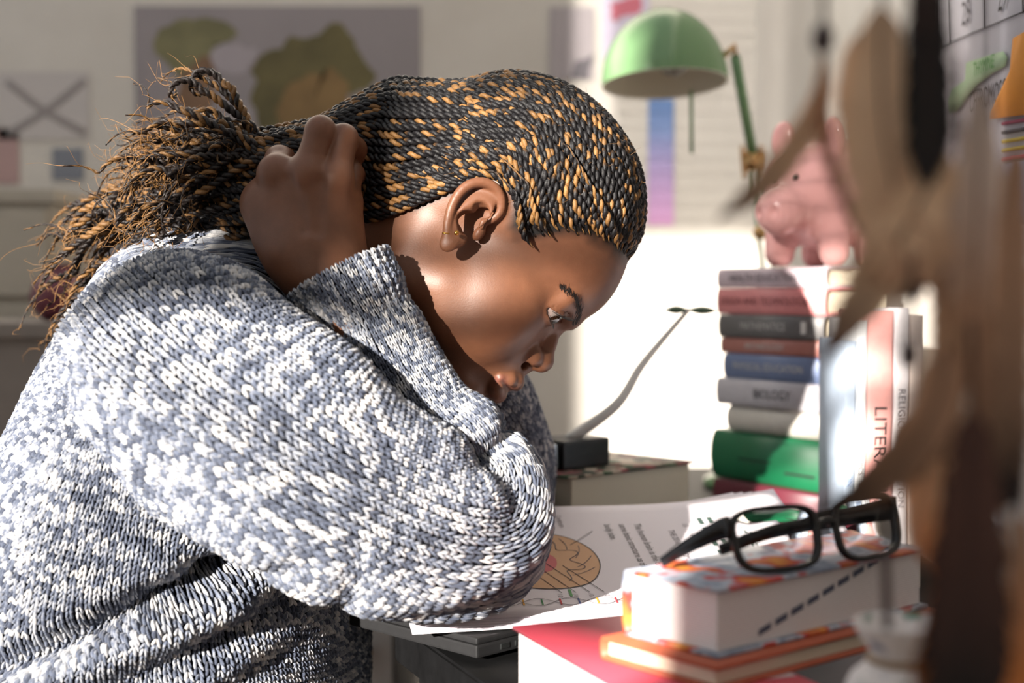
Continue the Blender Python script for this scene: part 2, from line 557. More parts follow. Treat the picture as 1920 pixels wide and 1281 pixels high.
# ---------------------------------------------------------------- eyes
def uv_sphere(c, r, axis, nu=40, nv=28):
    """Sphere whose pole points along axis; returns V,Q,T and the polar angle of each vertex."""
    ax = nrm(axis); e1 = nrm(np.cross(ax, (0.2, 0.3, 1))); e2 = np.cross(ax, e1)
    th = np.linspace(0.0, math.pi, nv + 1)[1:-1]; ph = np.arange(nu) * 2 * math.pi / nu
    V = (np.cos(th)[:, None, None] * ax + np.sin(th)[:, None, None] * (np.cos(ph)[None, :, None] * e1 + np.sin(ph)[None, :, None] * e2)).reshape(-1, 3)
    ang = np.repeat(th, nu)
    bulge = 1 + 0.05 * np.clip(1 - (ang / 0.5) ** 2, 0, 1)
    V = V * bulge[:, None]
    V = np.vstack([V, ax * 1.05, -ax]); ang = np.concatenate([ang, [0, math.pi]])
    i = np.arange(nv - 2)[:, None] * nu; j = np.arange(nu)[None]; k = (j + 1) % nu
    Q = np.stack([i + j, i + nu + j, i + nu + k, i + k], -1).reshape(-1, 4)
    jj = np.arange(nu); kk = (jj + 1) % nu; n = len(V)
    T = np.vstack([np.stack([np.full(nu, n - 2), jj, kk], 1), np.stack([np.full(nu, n - 1), (nv - 2) * nu + kk, (nv - 2) * nu + jj], 1)])
    return c + V * r, Q, T, ang
te = NT('eye')
ang = te.attr('polar')
te.ln(te.ramp(ang, [(0.0, (0.004, 0.003, 0.003, 1)), (0.19, (0.004, 0.003, 0.003, 1)), (0.2, (0.035, 0.014, 0.007, 1)), (0.46, (0.02, 0.009, 0.005, 1)), (0.5, (0.26, 0.22, 0.20, 1)), (1.0, (0.28, 0.20, 0.18, 1))]), te.b.inputs['Base Color'])
te.set(Roughness=0.06); te.b.inputs['Coat Weight'].default_value = 1.0; te.b.inputs['Coat Roughness'].default_value = 0.03
for s in (-1, 1):
    gaze = np.array([0.84, -0.42, -0.30])
    v, q, tr, ang = uv_sphere(EYE_C * np.array([1, s, 1]), EYE_R + 0.35, gaze)
    me = mesh_np('eye', h2w(v), q, tr); attr(me, 'polar', ang)
    pl(link('eye', me, te.m))
# ================================================================== the sweater
def ring_frames(P, updir):
    """Frames for a sleeve: e1 is kept near the given direction, e2 completes."""
    T = nrm(np.gradient(P, axis=0))
    E1 = nrm(np.asarray(updir) - T * (T @ np.asarray(updir))[:, None])
    return T, E1, np.cross(T, E1)

class Cloth:
    """A closed-round fabric tube S(i, j): rows along, columns round, with its knit laid on top."""
    def __init__(self, pts, nrow, ncol, fold=None, ref=None):
        # pts rows: x, y, z, radius in the picture plane, radius in depth
        C = catmull(np.asarray(pts, float), nrow * 2)
        C = resample(C, n=nrow)
        self.C = C[:, :3]
        T, N, B = frames(self.C, ref if ref is not None else (0, -1, 0))
        # keep N pointing at the camera side (-Y) so columns stay put round a bend
        a = np.arange(ncol) * 2 * math.pi / ncol
        ca, sa = np.cos(a), np.sin(a)
        r1, r2 = C[:, 4], C[:, 3]
        S = self.C[:, None] + (ca[None] * r1[:, None])[..., None] * N[:, None] + (sa[None] * r2[:, None])[..., None] * B[:, None]
        D = nrm(ca[None, :, None] * N[:, None] / r1[:, None, None] + sa[None, :, None] * B[:, None] / r2[:, None, None])
        if fold is not None:
            u = np.arange(nrow)[:, None] / (nrow - 1); v = a[None]
            S = S + D * fold(np.broadcast_to(u, S.shape[:2]), np.broadcast_to(v, S.shape[:2]), S)[..., None]
        self.S = S; self.nrow, self.ncol = nrow, ncol
    def base(self, name, mat, inset=0.0022, close_end=False):
        S, n, m = self.S, self.nrow, self.ncol
        N = self.normals()
        V = (S - N * inset).reshape(-1, 3)
        i = np.arange(n - 1)[:, None] * m; j = np.arange(m)[None]; k = (j + 1) % m
        Q = np.stack([i + j, i + m + j, i + m + k, i + k], -1).reshape(-1, 4)
        if N.size and ((N * (S - self.C[:, None])).sum(-1)).mean() < 0: Q = Q[:, ::-1]
        return V, Q, None
    def normals(self):
        S = self.S
        Tu = np.gradient(S, axis=0)
        Tv = np.roll(S, -1, 1) - np.roll(S, 1, 1)
        N = nrm(np.cross(Tu, Tv))
        s = np.sign((N * (S - self.C[:, None])).sum(-1).mean())
        return N * s
    def stitches(self, width_cells=1.0, keep=None, seed=0, lift=1.0, purl=None):
        """V-shaped stitches, one to each cell."""
        S, n, m = self.S, self.nrow, self.ncol
        N = self.normals()[:-1]
        P = S[:-1]; Tu = S[1:] - S[:-1]                     # along the column
        Tv = np.roll(S, -1, 1)[:-1] - P                      # to the next column
        C = (P + (Tu + Tv) * 0.5).reshape(-1, 3)
        N = N.reshape(-1, 3); Tu = Tu.reshape(-1, 3); Tv = Tv.reshape(-1, 3)
        rows = np.repeat(np.arange(n - 1), m); cols = np.tile(np.arange(m), n - 1)
        ok = np.ones(len(C), bool) if keep is None else keep(C, N)
        C, N, Tu, Tv, rows, cols = (x[ok] for x in (C, N, Tu, Tv, rows, cols))
        # jitter
        g = np.random.default_rng(seed)
        lenv = np.linalg.norm(Tv, axis=1)
        # template lobe: s along -0.5..0.5, 4 rings, 4 points across an arc
        s = np.array([-0.62, -0.30, 0.15, 0.55, 0.86])
        wid = np.array([0.05, 0.15, 0.19, 0.17, 0.05]); hgt = np.array([0.0, 0.26, 0.44, 0.40, 0.0])
        arc = np.radians([0, 60, 120, 180])
        tv, tu, tn = [], [], []
        for side in (-1, 1):
            cx = side * (0.07 + 0.32 * (s + 0.62) / 1.48)
            for k in range(5):
                for a in arc:
                    tv.append(cx[k] * 0.98 + side * wid[k] * math.cos(a) * 0.9); tu.append(s[k] + 0.10 * math.cos(a) * side * 0); tn.append(hgt[k] * math.sin(a) - 0.06)
        tv, tu, tn = (np.array(x) for x in (tv, tu, tn))
        L = lenv[:, None, None]
        jit = 1 + 0.12 * g.standard_normal((len(C), 1, 1))
        V = C[:, None] + tv[None, :, None] * Tv[:, None] + tu[None, :, None] * Tu[:, None] + tn[None, :, None] * N[:, None] * L * lift * jit
        V = V + g.standard_normal((len(C), 1, 3)) * 0.00022
        q = []
        for sd in (0, 1):
            for k in range(4):
                for c in range(3):
                    o = sd * 20 + k * 4 + c
                    q.append((o, o + 1, o + 5, o + 4) if sd == 0 else (o + 1, o, o + 4, o + 5))
        q = np.array(q)
        Q = (np.arange(len(C))[:, None, None] * 40 + q[None]).reshape(-1, 4)
        # make sure faces point outwards
        v0 = V[0][q[4]]
        nn = np.cross(v0[1] - v0[0], v0[2] - v0[0])
        if nn @ N[0] < 0: Q = Q[:, ::-1]
        # yarn colour: long streaks along the rows, plus stitch by stitch change
        streak = noise3(np.stack([cols * 0.30 + rows * 0.05, rows * 1.1, np.full(len(rows), seed * 9.1)], 1), 1.0, seed)
        st2 = noise3(np.stack([cols * 0.5, rows * 0.9, np.full(len(rows), seed * 3.3)], 1), 1.0, seed + 5)
        val = 0.45 + 0.15 * streak + 0.14 * st2 + 0.21 * g.standard_normal(len(rows))
        col = np.repeat(val, 40) + 0.15 * g.standard_normal(len(val) * 40).reshape(-1)
        return V.reshape(-1, 3), Q, np.clip(col, 0, 1)

def bump1(x, c, w): return np.exp(-((x - c) / w) ** 2)

t = NT('wool_yarn')
fz = t.noise(2600, 3, 0.7)
mixv = t.n.new('ShaderNodeMath'); mixv.operation = 'MULTIPLY_ADD'; mixv.inputs[1].default_value = 0.35; mixv.inputs[2].default_value = -0.17
t.ln(fz, mixv.inputs[0])
addv = t.n.new('ShaderNodeMath'); addv.operation = 'ADD'; t.ln(t.attr('yarn'), addv.inputs[0]); t.ln(mixv.outputs[0], addv.inputs[1])
t.ln(t.ramp(addv.outputs[0], [(0.05, srgb(66, 72, 88)), (0.38, srgb(100, 108, 126)), (0.62, srgb(164, 167, 174)), (0.95, srgb(216, 213, 211))]), t.b.inputs['Base Color'])
t.set(Roughness=0.9); t.b.inputs['Specular IOR Level'].default_value = 0.15
t.b.inputs['Sheen Weight'].default_value = 0.25; t.b.inputs['Sheen Roughness'].default_value = 0.5
t.bump(fz, 0.5, 0.0008)
YARN = t.m
GAP_SHADE = plain('wool_gap_shade', srgb(22, 23, 30), 0.95, grain=0.3, gscale=400, spec=0.1)  # near-black backing: shade between the stitches put into the colour

def seen(C, N):
    """Stitches that face the side the photograph shows, with room for a step to either side."""
    V = nrm(CAM[None] - C)
    return ((N * V).sum(1) > -0.35)

sweater = pl(link('sweater', None, label='chunky grey-blue and white marled knit'))
sweater = bpy.data.objects['sweater']
def sw(name, cloth, seed, keep=seen, lift=1.0, **kw):
    v, q, tr = cloth.base(name, GAP_SHADE)
    o = link(name, mesh_np(name, v, q, tr), GAP_SHADE)
    o.parent = sweater
    v, q, col = cloth.stitches(seed=seed, keep=keep, lift=lift)
    me = mesh_np(name + '_stitches', v, q); attr(me, 'yarn', col)
    s = link(name + '_stitches', me, YARN, kind='stuff')
    s.parent = sweater
    return o

def row(px, py, d, a, b): return np.concatenate([at(px, py, d), [a * 0.001, b * 0.001]])

# ---- torso: from the collar down past the hip
def torso_fold(u, v, S):
    x = S[..., 0]; z = S[..., 2]
    f = np.zeros_like(u)
    near = np.clip((-0.06 - (S[..., 1])) * 14, 0, 1)
    low = np.clip((0.86 - z) * 14, 0, 1)
    # deep creases at the waist running down to the left, with rolls between them
    for z0, dep, w in ((0.812, 0.036, 0.011), (0.768, 0.016, 0.012), (0.735, 0.010, 0.012)):
        l = (z - z0) - (x + 0.20) * 0.42
        f -= dep * bump1(l, 0, w) * near * bump1(x, -0.20, 0.13)
        f += dep * 0.35 * bump1(l, -0.022, 0.014) * near * low
    # pull lines from the armpit
    l2 = (z - 0.88) + (x + 0.20) * 0.75
    f += 0.006 * np.sin(l2 * 150) * near * bump1(x, -0.16, 0.10) * bump1(z, 0.85, 0.06)
    f += 0.010 * noise3(S.reshape(-1, 3), 0.085, 6).reshape(u.shape)
    return f
torso = Cloth([
    row(440, 614, 1.05, 80, 102), row(426, 630, 1.05, 90, 122), row(405, 665, 1.055, 103, 152),
    row(380, 775, 1.06, 113, 172), row(345, 950, 1.06, 132, 178), row(305, 1150, 1.06, 150, 180), row(280, 1340, 1.06, 160, 182), row(268, 1480, 1.06, 160, 182)],
    92, 156, torso_fold)
sw('torso_knit', torso, 3)
yoke = Cloth([row(515, 614, 1.045, 44, 47), row(502, 592, 1.045, 52, 53), row(480, 586, 1.045, 62, 66), row(456, 598, 1.047, 74, 86), row(434, 618, 1.05, 85, 110), row(422, 636, 1.05, 88, 116)],
    18, 84, lambda u, v, S: 0.006 * noise3(S.reshape(-1, 3), 0.05, 3).reshape(u.shape) + 0.003)
sw('collar_yoke', yoke, 31)

# ---- right sleeve: shoulder, elbow on the desk, forearm back up to the nape
SLEEVE = [
    row(300, 655, 0.965, 72, 66), row(350, 710, 0.92, 76, 64), row(450, 795, 0.895, 75, 63), row(590, 890, 0.888, 70, 60), row(710, 955, 0.898, 66, 57),
    row(820, 995, 0.91, 60, 54), row(886, 985, 0.924, 52, 50), row(897, 925, 0.936, 45, 46), row(854, 858, 0.942, 38, 41), row(790, 780, 0.948, 31.5, 36),
    row(738, 695, 0.952, 29.5, 34), row(695, 610, 0.954, 30.5, 34), row(662, 550, 0.955, 33.5, 34), row(640, 508, 0.956, 35.5, 35)]
_c = resample(catmull(np.array(SLEEVE), 400), n=400)[:, :3]
def u_of(px, py, d): return float(np.argmin(np.linalg.norm(_c - at(px, py, d), axis=1))) / 399
U_CR = u_of(875, 885, 0.94); U_CUFF = u_of(705, 628, 0.954); U_EL = u_of(886, 985, 0.924)
def arm_fold(u, v, S):
    f = 0.005 * noise3(S.reshape(-1, 3), 0.05, 4).reshape(u.shape)
    # crease where the forearm sleeve sinks into the elbow, and the roll above it
    cr = U_CR + 0.012 * np.sin(v * 2 + 1) + 0.006 * np.sin(v * 5)
    f -= 0.009 * bump1(u, cr, 0.012)
    f += 0.0035 * bump1(u, cr + 0.035, 0.024)
    # puckers round the elbow
    f += 0.0035 * np.sin(v * 6 + u * 34) * bump1(u, U_EL, 0.07)
    # soft rolls along the upper arm and pinches over it
    f += 0.005 * np.sin(v * 4 + u * 9) * bump1(u, 0.20, 0.16)
    f -= 0.006 * bump1(u, 0.40 + 0.05 * np.sin(v * 1.5), 0.018) * np.clip(np.cos(v - 1.2), 0, 1)
    f -= 0.005 * bump1(u, 0.33 + 0.05 * np.sin(v * 1.3 + 1), 0.015) * np.clip(np.cos(v - 1.4), 0, 1)
    # ribbed cuff sits a little inside
    f -= 0.0035 * np.clip((u - U_CUFF) * 60, 0, 1) * np.clip((0.955 - u) * 40, 0, 1)
    f += 0.0012 * np.cos(v * 32) * np.clip((u - U_CUFF) * 60, 0, 1)
    return f
sleeve = Cloth(SLEEVE, 122, 64, arm_fold)
sw('sleeve', sleeve, 11)

# ---- left sleeve behind the chin
sleeve2 = Cloth([
    row(540, 740, 1.24, 70, 64), row(710, 870, 1.235, 62, 58), row(865, 940, 1.225, 50, 48), row(942, 925, 1.207, 43, 42), row(950, 860, 1.18, 41, 41),
    row(920, 780, 1.16, 39, 39), row(870, 710, 1.14, 38, 38), row(820, 640, 1.12, 36, 36)],
    100, 66, lambda u, v, S: 0.004 * noise3(S.reshape(-1, 3), 0.04, 9).reshape(u.shape))
sw('sleeve', sleeve2, 23)
# ================================================================== hair: two-strand twists
hair = pl(link('hair', None, label='long thin two-strand twists, black with golden strands'))
SC = np.array([-7.0, 0.0, 40.0])                     # centre the directions are taken from (head frame, mm)
def scalp_radius(U):
    lo = np.full(len(U), 20.0); hi = np.full(len(U), 150.0)
    for _ in range(22):
        mid = (lo + hi) / 2
        ins = scalp_sdf(SC + U * mid[:, None]) < 0
        lo = np.where(ins, mid, lo); hi = np.where(ins, hi, mid)
    return lo
G = w2h(at(690, 312, 1.045))
H_ = at(590, 296, 1.015); S_ = at(492, 358, 1.02)
EUP = nrm(np.array([0.12, 0, 1.0])); EDP = np.array([0.0, 1.0, 0.0])

gdir = nrm(np.array([-0.97, 0.0, -0.10]))
gu = nrm(np.array([0, 0, 1.0]) - gdir * gdir[2]); gs = np.array([0.0, -1.0, 0.0])

def theta_at(m, al):
    """Azimuth round the gather direction of braid m (-1..1, + is the near side) at polar angle al (degrees)."""
    mid = 97.0 * m
    k = np.interp(al, [0, 40, 60, 78, 96, 112, 140, 180], [1.48, 1.46, 1.22, 1.0, 1.0, 1.14, 1.20, 1.20])
    k = 1 + (k - 1) * np.abs(m) ** 2.0
    return mid * k
def scalp_dir(m, al):
    th = np.radians(theta_at(m, al)); a = np.radians(al)
    return np.cos(a)[:, None] * gdir + np.sin(a)[:, None] * (np.cos(th)[:, None] * gu + np.sin(th)[:, None] * gs)

roots = []
for n, layer, cut in ((60, 0.0, 0), (54, 1.6, 12), (44, 2.6, 40)):
    for i in range(n):
        m = -1 + 2 * (i + 0.5) / n
        roots.append((m, layer, cut))
roots += [(0.98, 5.2, -4), (0.90, 5.0, 0), (0.62, 5.4, -3)]

tg = NT('twist_hair')
tg.ln(tg.attr('strand', 'Color'), tg.b.inputs['Base Color'])
tg.set(Roughness=0.38); tg.b.inputs['Specular IOR Level'].default_value = 0.32
tcn = tg.n.new('ShaderNodeTexNoise'); tcn.inputs['Scale'].default_value = 1800; tcn.inputs['Detail'].default_value = 2
tc = tg.n.new('ShaderNodeTexCoord'); tg.ln(tc.outputs['Object'], tcn.inputs['Vector'])
tg.bump(tcn.outputs['Fac'], 0.6, 0.0006)
TWIST = tg.m
BLACK = np.array([0.0065, 0.006, 0.0068]); GOLD = np.array(srgb(132, 96, 56)[:3]); BROWN = np.array(srgb(120, 82, 46)[:3])

def rope(P, pitch, r, off, gold_head, gold_tail, g, sides=6):
    """Two strands twisted round the polyline P (world metres)."""
    P = resample(P, step=pitch / 7.0)
    n = len(P)
    T, N, B = frames(P, (0.3, 0.2, 1))
    s = np.arange(n) * (pitch / 7.0)
    L = s[-1]
    taper = np.clip(np.minimum(s / 0.012, (L - s) / 0.06), 0.25, 1)
    prt = []; cols = []
    ph0 = g.uniform(0, 6.28)
    for k in (0, 1):
        ph = ph0 + k * math.pi + 2 * math.pi * s / pitch
        q = P + (off * taper)[:, None] * (np.cos(ph)[:, None] * N + np.sin(ph)[:, None] * B)
        v, f, tr = tube(q, r * taper, sides)
        prt.append((v, f, tr))
        lobe = np.floor((s / pitch + k * 0.5 + ph0 / 6.283 + 40) * 1.0).astype(int)
        rnd = g.random(lobe.max() + 3)
        run = np.convolve(g.standard_normal(lobe.max() + 9), np.ones(4) / 2, 'valid')[:lobe.max() + 3]
        tail = np.clip((s / L - 0.62) / 0.38, 0, 1)
        pg = gold_head + (gold_tail - gold_head) * tail
        isg = (rnd[lobe] + 0.07 * run[lobe]) < pg
        shade = 0.75 + 0.5 * g.random(lobe.max() + 3)[lobe]
        c = np.where(isg[:, None], GOLD[None] * shade[:, None] * (0.5 + 0.5 * (1 - tail))[:, None], BLACK[None] * (0.8 + 0.6 * shade[:, None]))
        c = c + (BROWN[None] * 0.35 - c) * (0.15 * tail[:, None]) * (~isg)[:, None]
        c = (np.roll(c, 1, 0) + 2 * c + np.roll(c, -1, 0)) / 4
        cols.append(np.vstack([np.repeat(c, sides, 0), c[:1], c[-1:]]))
    v, q, tr = join(prt)
    return v, q, tr, np.vstack(cols)

g = np.random.default_rng(42)
fly = []
BRAID_ENDS = []
for k, (m, layer, cut) in enumerate(roots):
    al = np.linspace(20, 178, 159)
    U = scalp_dir(m, al)
    P0 = SC + U * scalp_radius(U)[:, None]
    out = (P0[:, 2] - np.interp(P0[:, 0], hx, hz) < (5.0 if abs(m) < 0.9 else 1)) & (al > 92)
    a0 = al[np.argmax(out)] if out.any() else 178.0
    a0 = a0 - cut * g.uniform(0.5, 1.1) + g.uniform(-1.5, 1.0)
    rho = (0.97 if layer < 1 else 0.80 if layer < 2.5 else 0.6) * g.uniform(0.92, 1.05)
    th = math.radians(theta_at(m, 40))
    ct, st = math.cos(th), -math.sin(th)
    E = h2w(G) + rho * ((ct * 0.060 if ct > 0 else ct * 0.050) * EUP + st * 0.046 * EDP)
    Eh = w2h(E)
    t1 = np.linspace(0, 1, 30)
    ang = a0 + (30.0 - a0) * t1
    U = scalp_dir(m, ang)
    U = nrm(U + 0.010 * np.stack([noise3(np.stack([t1 * 4, np.full(30, k * 3.7), np.full(30, j * 2.3)], 1), 1.0, 2) for j in range(3)], 1))
    R = scalp_radius(U)
    hgt = (2.0 + layer * 1.35) * np.clip(t1 / 0.08, 0.3, 1) + 0.9 * noise3(np.stack([t1 * 5, np.full(30, k * 3.7), np.zeros(30)], 1), 1.0, 2)
    path = h2w(SC + U * (R + hgt)[:, None])
    sm = np.clip((t1 - 0.45) / 0.55, 0, 1); sm = sm * sm * (3 - 2 * sm)
    path = path + sm[:, None] * (E - path[-1])
    ph = w2h(path)
    for _ in range(4):
        dd = scalp_sdf(ph); push = np.clip((2.0 + layer * 1.2) - dd, 0, 8)
        ph = ph + nrm(ph - SC) * push[:, None]
    path = h2w(ph)
    Hk = H_ + rho * (ct * 0.027 * EUP + st * 0.026 * EDP)
    Sk = S_ + rho * (ct * 0.040 * EUP + st * 0.034 * EDP) + np.array([0, 0, g.uniform(-.006, .006)])
    # tail: sweeps to the left, the upper twists stay high, the lower ones hang behind the shoulder
    hgt_ = ct + g.uniform(-0.35, 0.35)
    if hgt_ > 0.66:
        end = at(g.uniform(200, 420), g.uniform(130, 200) if g.random() < .09 else g.uniform(230, 370), 1.02 + g.uniform(-.04, .04))
        lift = g.uniform(0.0, 0.016)
    elif hgt_ > 0.12:
        end = at(g.uniform(105, 170) if g.random() < .10 else g.uniform(190, 340), g.uniform(320, 470), 1.03 + g.uniform(-.06, .06))
        lift = g.uniform(-0.004, 0.012)
    else:
        end = at(g.uniform(40, 215), g.uniform(440, 665), 1.085 + g.uniform(-.02, .05))
        lift = g.uniform(0.012, 0.040)
    m0 = Sk * 0.70 + end * 0.30 + np.array([0, 0, lift * 0.8])
    m1 = Sk * 0.36 + end * 0.64 + np.array([0, 0, lift])
    tail = catmull(np.vstack([Hk, Sk, m0, m1, end]), 70)
    # curls towards the end
    q = np.linspace(0, 1, 70); amp = 0.010 * np.clip((q - 0.66) / 0.34, 0, 1) ** 1.2 * g.uniform(0.3, 1.6)
    wl = g.uniform(2.0, 6.5) * 2 * math.pi; p0 = g.uniform(0, 6.28)
    tail = tail + amp[:, None] * np.stack([np.cos(q * wl + p0) * 0.7, np.sin(q * wl * 0.8 + p0), np.sin(q * wl + p0)], 1)
    tail += 0.0050 * np.stack([noise3(np.stack([q * 6, np.full(70, k + .3), np.full(70, j * 5.1)], 1), 1.0, 8) for j in range(3)], 1) * np.clip((q - .25) * 2, 0, 1)[:, None]
    if layer >= 5:
        full = path[:15]
    else:
        full = np.vstack([path, tail])
    full = catmull(full[::2] if layer < 5 else full, 220 if layer < 5 else 60)
    v, qd, tr, c = rope(full, g.uniform(0.0105, 0.0125), 0.00172, 0.00150, g.uniform(0.12, 0.36) if layer < 5 else 0.5, 0.42, g)
    me = mesh_np('braid', v, qd, tr); attr_col(me, 'strand', c)
    o = link('braid', me, TWIST); o.parent = hair
    if layer < 5: BRAID_ENDS.append(full)

# fine loose hairs: frayed ends of the twists and fuzz along them
parts = []
for P in BRAID_ENDS:
    for _ in range(4):
        i = g.integers(len(P) - 38, len(P) - 1)
        d = nrm(P[i] - P[i - 4]) + g.standard_normal(3) * 0.55
        m = 9; s = np.linspace(0, 1, m)[:, None]; Ln = g.uniform(0.012, 0.038)
        side = nrm(g.standard_normal(3)); cv = g.uniform(3, 9)
        c = P[i] + nrm(d) * s * Ln + 0.005 * s * np.stack([np.sin(s[:, 0] * cv), np.cos(s[:, 0] * cv) - 1, np.sin(s[:, 0] * cv * 1.3)], 1) * side * 2
        parts.append(tube(c, np.linspace(0.00022, 0.00009, m), 3, caps=False))
    for _ in range(7):
        i = g.integers(4, 110)
        d = nrm(g.standard_normal(3)); m = 6; s = np.linspace(0, 1, m)[:, None]
        c = P[i] + d * s * g.uniform(0.004, 0.010) + 0.003 * s * s * nrm(g.standard_normal(3))
        parts.append(tube(c, np.linspace(0.00012, 0.00006, m), 3, caps=False))
v, q, tr = join(parts)
me = mesh_np('loose_hair', v, q, tr)
FRAY = plain('loose_hair', srgb(150, 108, 62), 0.5)
o = link('loose_hair', me, FRAY, kind='stuff'); o.parent = hair

# ---------------------------------------------------------------- brows, lashes, ear stud
def on_face(p, n=6):
    """Push points of the head frame onto the skin."""
    p = np.asarray(p, float).copy()
    for _ in range(n):
        d = head_sdf(p)
        e = 0.6
        gr = np.stack([head_sdf(p + np.eye(3)[i] * e) - head_sdf(p - np.eye(3)[i] * e) for i in range(3)], 1)
        p -= nrm(gr) * d[:, None]
    return p, nrm(gr)
DARK = plain('dark_hair', (0.012, 0.009, 0.008, 1), 0.5)
for s in (-1, 1):
    base = catmull(np.array([[96, 11 , 13], [93, 20, 18], [87, 31, 21], [79, 42, 21], [72, 49, 19]], float), 210)
    base = base + g.standard_normal(base.shape) * np.array([0.3, 1.0, 1.5]) * np.linspace(1.1, 0.5, 210)[:, None]
    base[:, 1] *= s
    p, nn = on_face(base, 3)
    dirs = nrm(np.array([-0.35, 0.75 * s, 0.35]) + g.standard_normal((210, 3)) * 0.18)
    parts = []
    for i in range(210):
        c = np.linspace(0, 1, 4)[:, None] * dirs[i] * g.uniform(4, 7)
        c = p[i] + nn[i] * 0.1 + c - nn[i] * (c @ nn[i])[:, None] * 0.8
        parts.append(tube(h2w(c), np.linspace(0.00022, 0.00006, 4), 4, caps=False))
    v, q, tr = join(parts)
    pl(link('eyebrow', mesh_np('eyebrow', v, q, tr), DARK))
    parts = []
    for up in (1, 0):
        for i in range(34 if up else 22):
            f = -0.92 + 1.84 * i / (33 if up else 21)
            y = 31 + 14.0 * f; w2 = 1 - f * f
            zt = (4.8 * w2 - 0.4 if up else -4.6 * w2 - 1.6) - 0.10 * (y - 31)
            xx = math.sqrt(max(1, 13.5 ** 2 - (y - 31) ** 2 - zt * zt))
            b = EYE_C + np.array([xx, y - 31, zt])
            out = nrm(np.array([0.9, 0.55 * f, 0.25 if up else -0.5])) + g.standard_normal(3) * 0.08
            tq = np.linspace(0, 1, 5)[:, None]; ln = (8.0 if up else 2.4) * g.uniform(.75, 1.1)
            c = b + out * tq * ln + np.array([0, 0, 1.0 if up else -0.3]) * tq ** 2 * ln * 0.45
            c[:, 1] *= s
            parts.append(tube(h2w(c), np.linspace(0.00018, 0.00004, 5), 4, caps=False))
    v, q, tr = join(parts)
    pl(link('eyelash', mesh_np('eyelash', v, q, tr), DARK))
GOLDM = plain('gold', srgb(230, 178, 84), 0.2, 1.0)
lob = at(852, 438, 0.955)
v, q, tr, _ = uv_sphere(at(856, 437, 0.953), 0.0017, (0, -1, 0), 14, 10)
st2 = tube(np.array([at(829, 437, 0.957), at(842, 438, 0.957)]), 0.0005, 6)
v, q, tr = join([(v, q, tr), st2])
pl(link('earring', mesh_np('earring', v, q, tr), GOLDM, label='tiny gold stud in the ear lobe'))
# ================================================================== the room
def Yd(d): return CAM[1] + d                      # world Y at distance d
def Zpx(py, d): return at(960, py, d)[2]
def Xpx(px, d): return at(px, 640, d)[0]

t = NT('wall_paint')
nz = t.noise(6, 4, 0.6); nf = t.noise(220, 3, 0.6)
t.ln(t.ramp(nz, [(0.3, srgb(206, 200, 192)), (0.7, srgb(216, 211, 204))]), t.b.inputs['Base Color'])
t.set(Roughness=0.85); t.bump(nf, 0.15, 0.001)
WALL = t.m
def slab(name, x0, x1, y0, y1, z0, z1, mat, parent=None, bevel=0.0, **kw):
    return link(name, box_mesh(name, x0, x1, y0, y1, z0, z1, bevel), mat, parent, **kw)

WB = Yd(2.35); WR = 0.40
slab('wall_back', -2.6, WR, WB, WB + 0.1, 0, 2.7, WALL, kind='structure')
slab('wall_right', WR, WR + 0.1, -2.0, WB + 0.1, 0, 2.7, WALL, kind='structure')
t = NT('floor_boards')
tc = t.n.new('ShaderNodeTexCoord'); bk = t.n.new('ShaderNodeTexBrick')
bk.inputs['Scale'].default_value = 3.0; bk.inputs['Color1'].default_value = srgb(150, 118, 86); bk.inputs['Color2'].default_value = srgb(134, 102, 72); bk.inputs['Mortar'].default_value = srgb(70, 52, 38)
bk.inputs['Mortar Size'].default_value = 0.006; bk.inputs['Brick Width'].default_value = 2.2; bk.inputs['Row Height'].default_value = 0.28
t.ln(tc.outputs['Object'], bk.inputs['Vector']); t.ln(bk.outputs['Color'], t.b.inputs['Base Color']); t.set(Roughness=0.5)
slab('floor', -2.6, WR + 0.1, -2.1, WB + 0.1, -0.05, 0, t.m, kind='structure')
slab('baseboard_back', -2.6, WR, WB - 0.015, WB, 0, 0.09, plain('baseboard_paint', srgb(232, 230, 226), 0.4), kind='structure')

# the window behind the photographer: an opening in the wall with a frame
FY = -2.0
wx0, wx1, wz0, wz1 = -1.83, -0.86, 0.95, 2.62
def boxes(name, lst, mat, parent=None, **kw):
    prs = []
    for (x0, x1, y0, y1, z0, z1) in lst:
        V = np.array([[x, y, z] for x in (x0, x1) for y in (y0, y1) for z in (z0, z1)], float)
        Q = np.array([[0, 1, 3, 2], [4, 6, 7, 5], [0, 4, 5, 1], [2, 3, 7, 6], [0, 2, 6, 4], [1, 5, 7, 3]])
        prs.append((V, Q, None))
    v, q, tr = join(prs)
    return link(name, mesh_np(name, v, q, tr, smooth=False), mat, parent, **kw)
boxes('wall_front', [(-5.0, wx0, FY - 0.1, FY, 0, 2.7), (wx1, WR + 0.1, FY - 0.1, FY, 0, 2.7), (wx0, wx1, FY - 0.1, FY, 0, wz0), (wx0, wx1, FY - 0.1, FY, wz1, 2.9)], WALL, kind='structure')
win = empty('window_1', (0, 0, 0), kind='structure')
WF = plain('window_frame_paint', srgb(236, 236, 232), 0.4)
boxes('window_frame', [(wx0, wx0 + 0.03, FY - 0.06, FY - 0.02, wz0, wz1), (wx1 - 0.05, wx1, FY - 0.06, FY - 0.02, wz0, wz1),
                       (wx0, wx1, FY - 0.06, FY - 0.02, wz0, wz0 + 0.05), (wx0, wx1, FY - 0.06, FY - 0.02, wz1 - 0.03, wz1)], WF, win)
boxes('transom', [(wx0, wx1, FY - 0.055, FY - 0.025, 1.600, 1.606)], WF, win)
boxes('hand_shading_stile', [(-1.36, -1.220, FY - 0.055, FY - 0.025, 1.606, wz1)], WF, win)  # unseen wide upright, added to keep sun off the hand and nearby hair
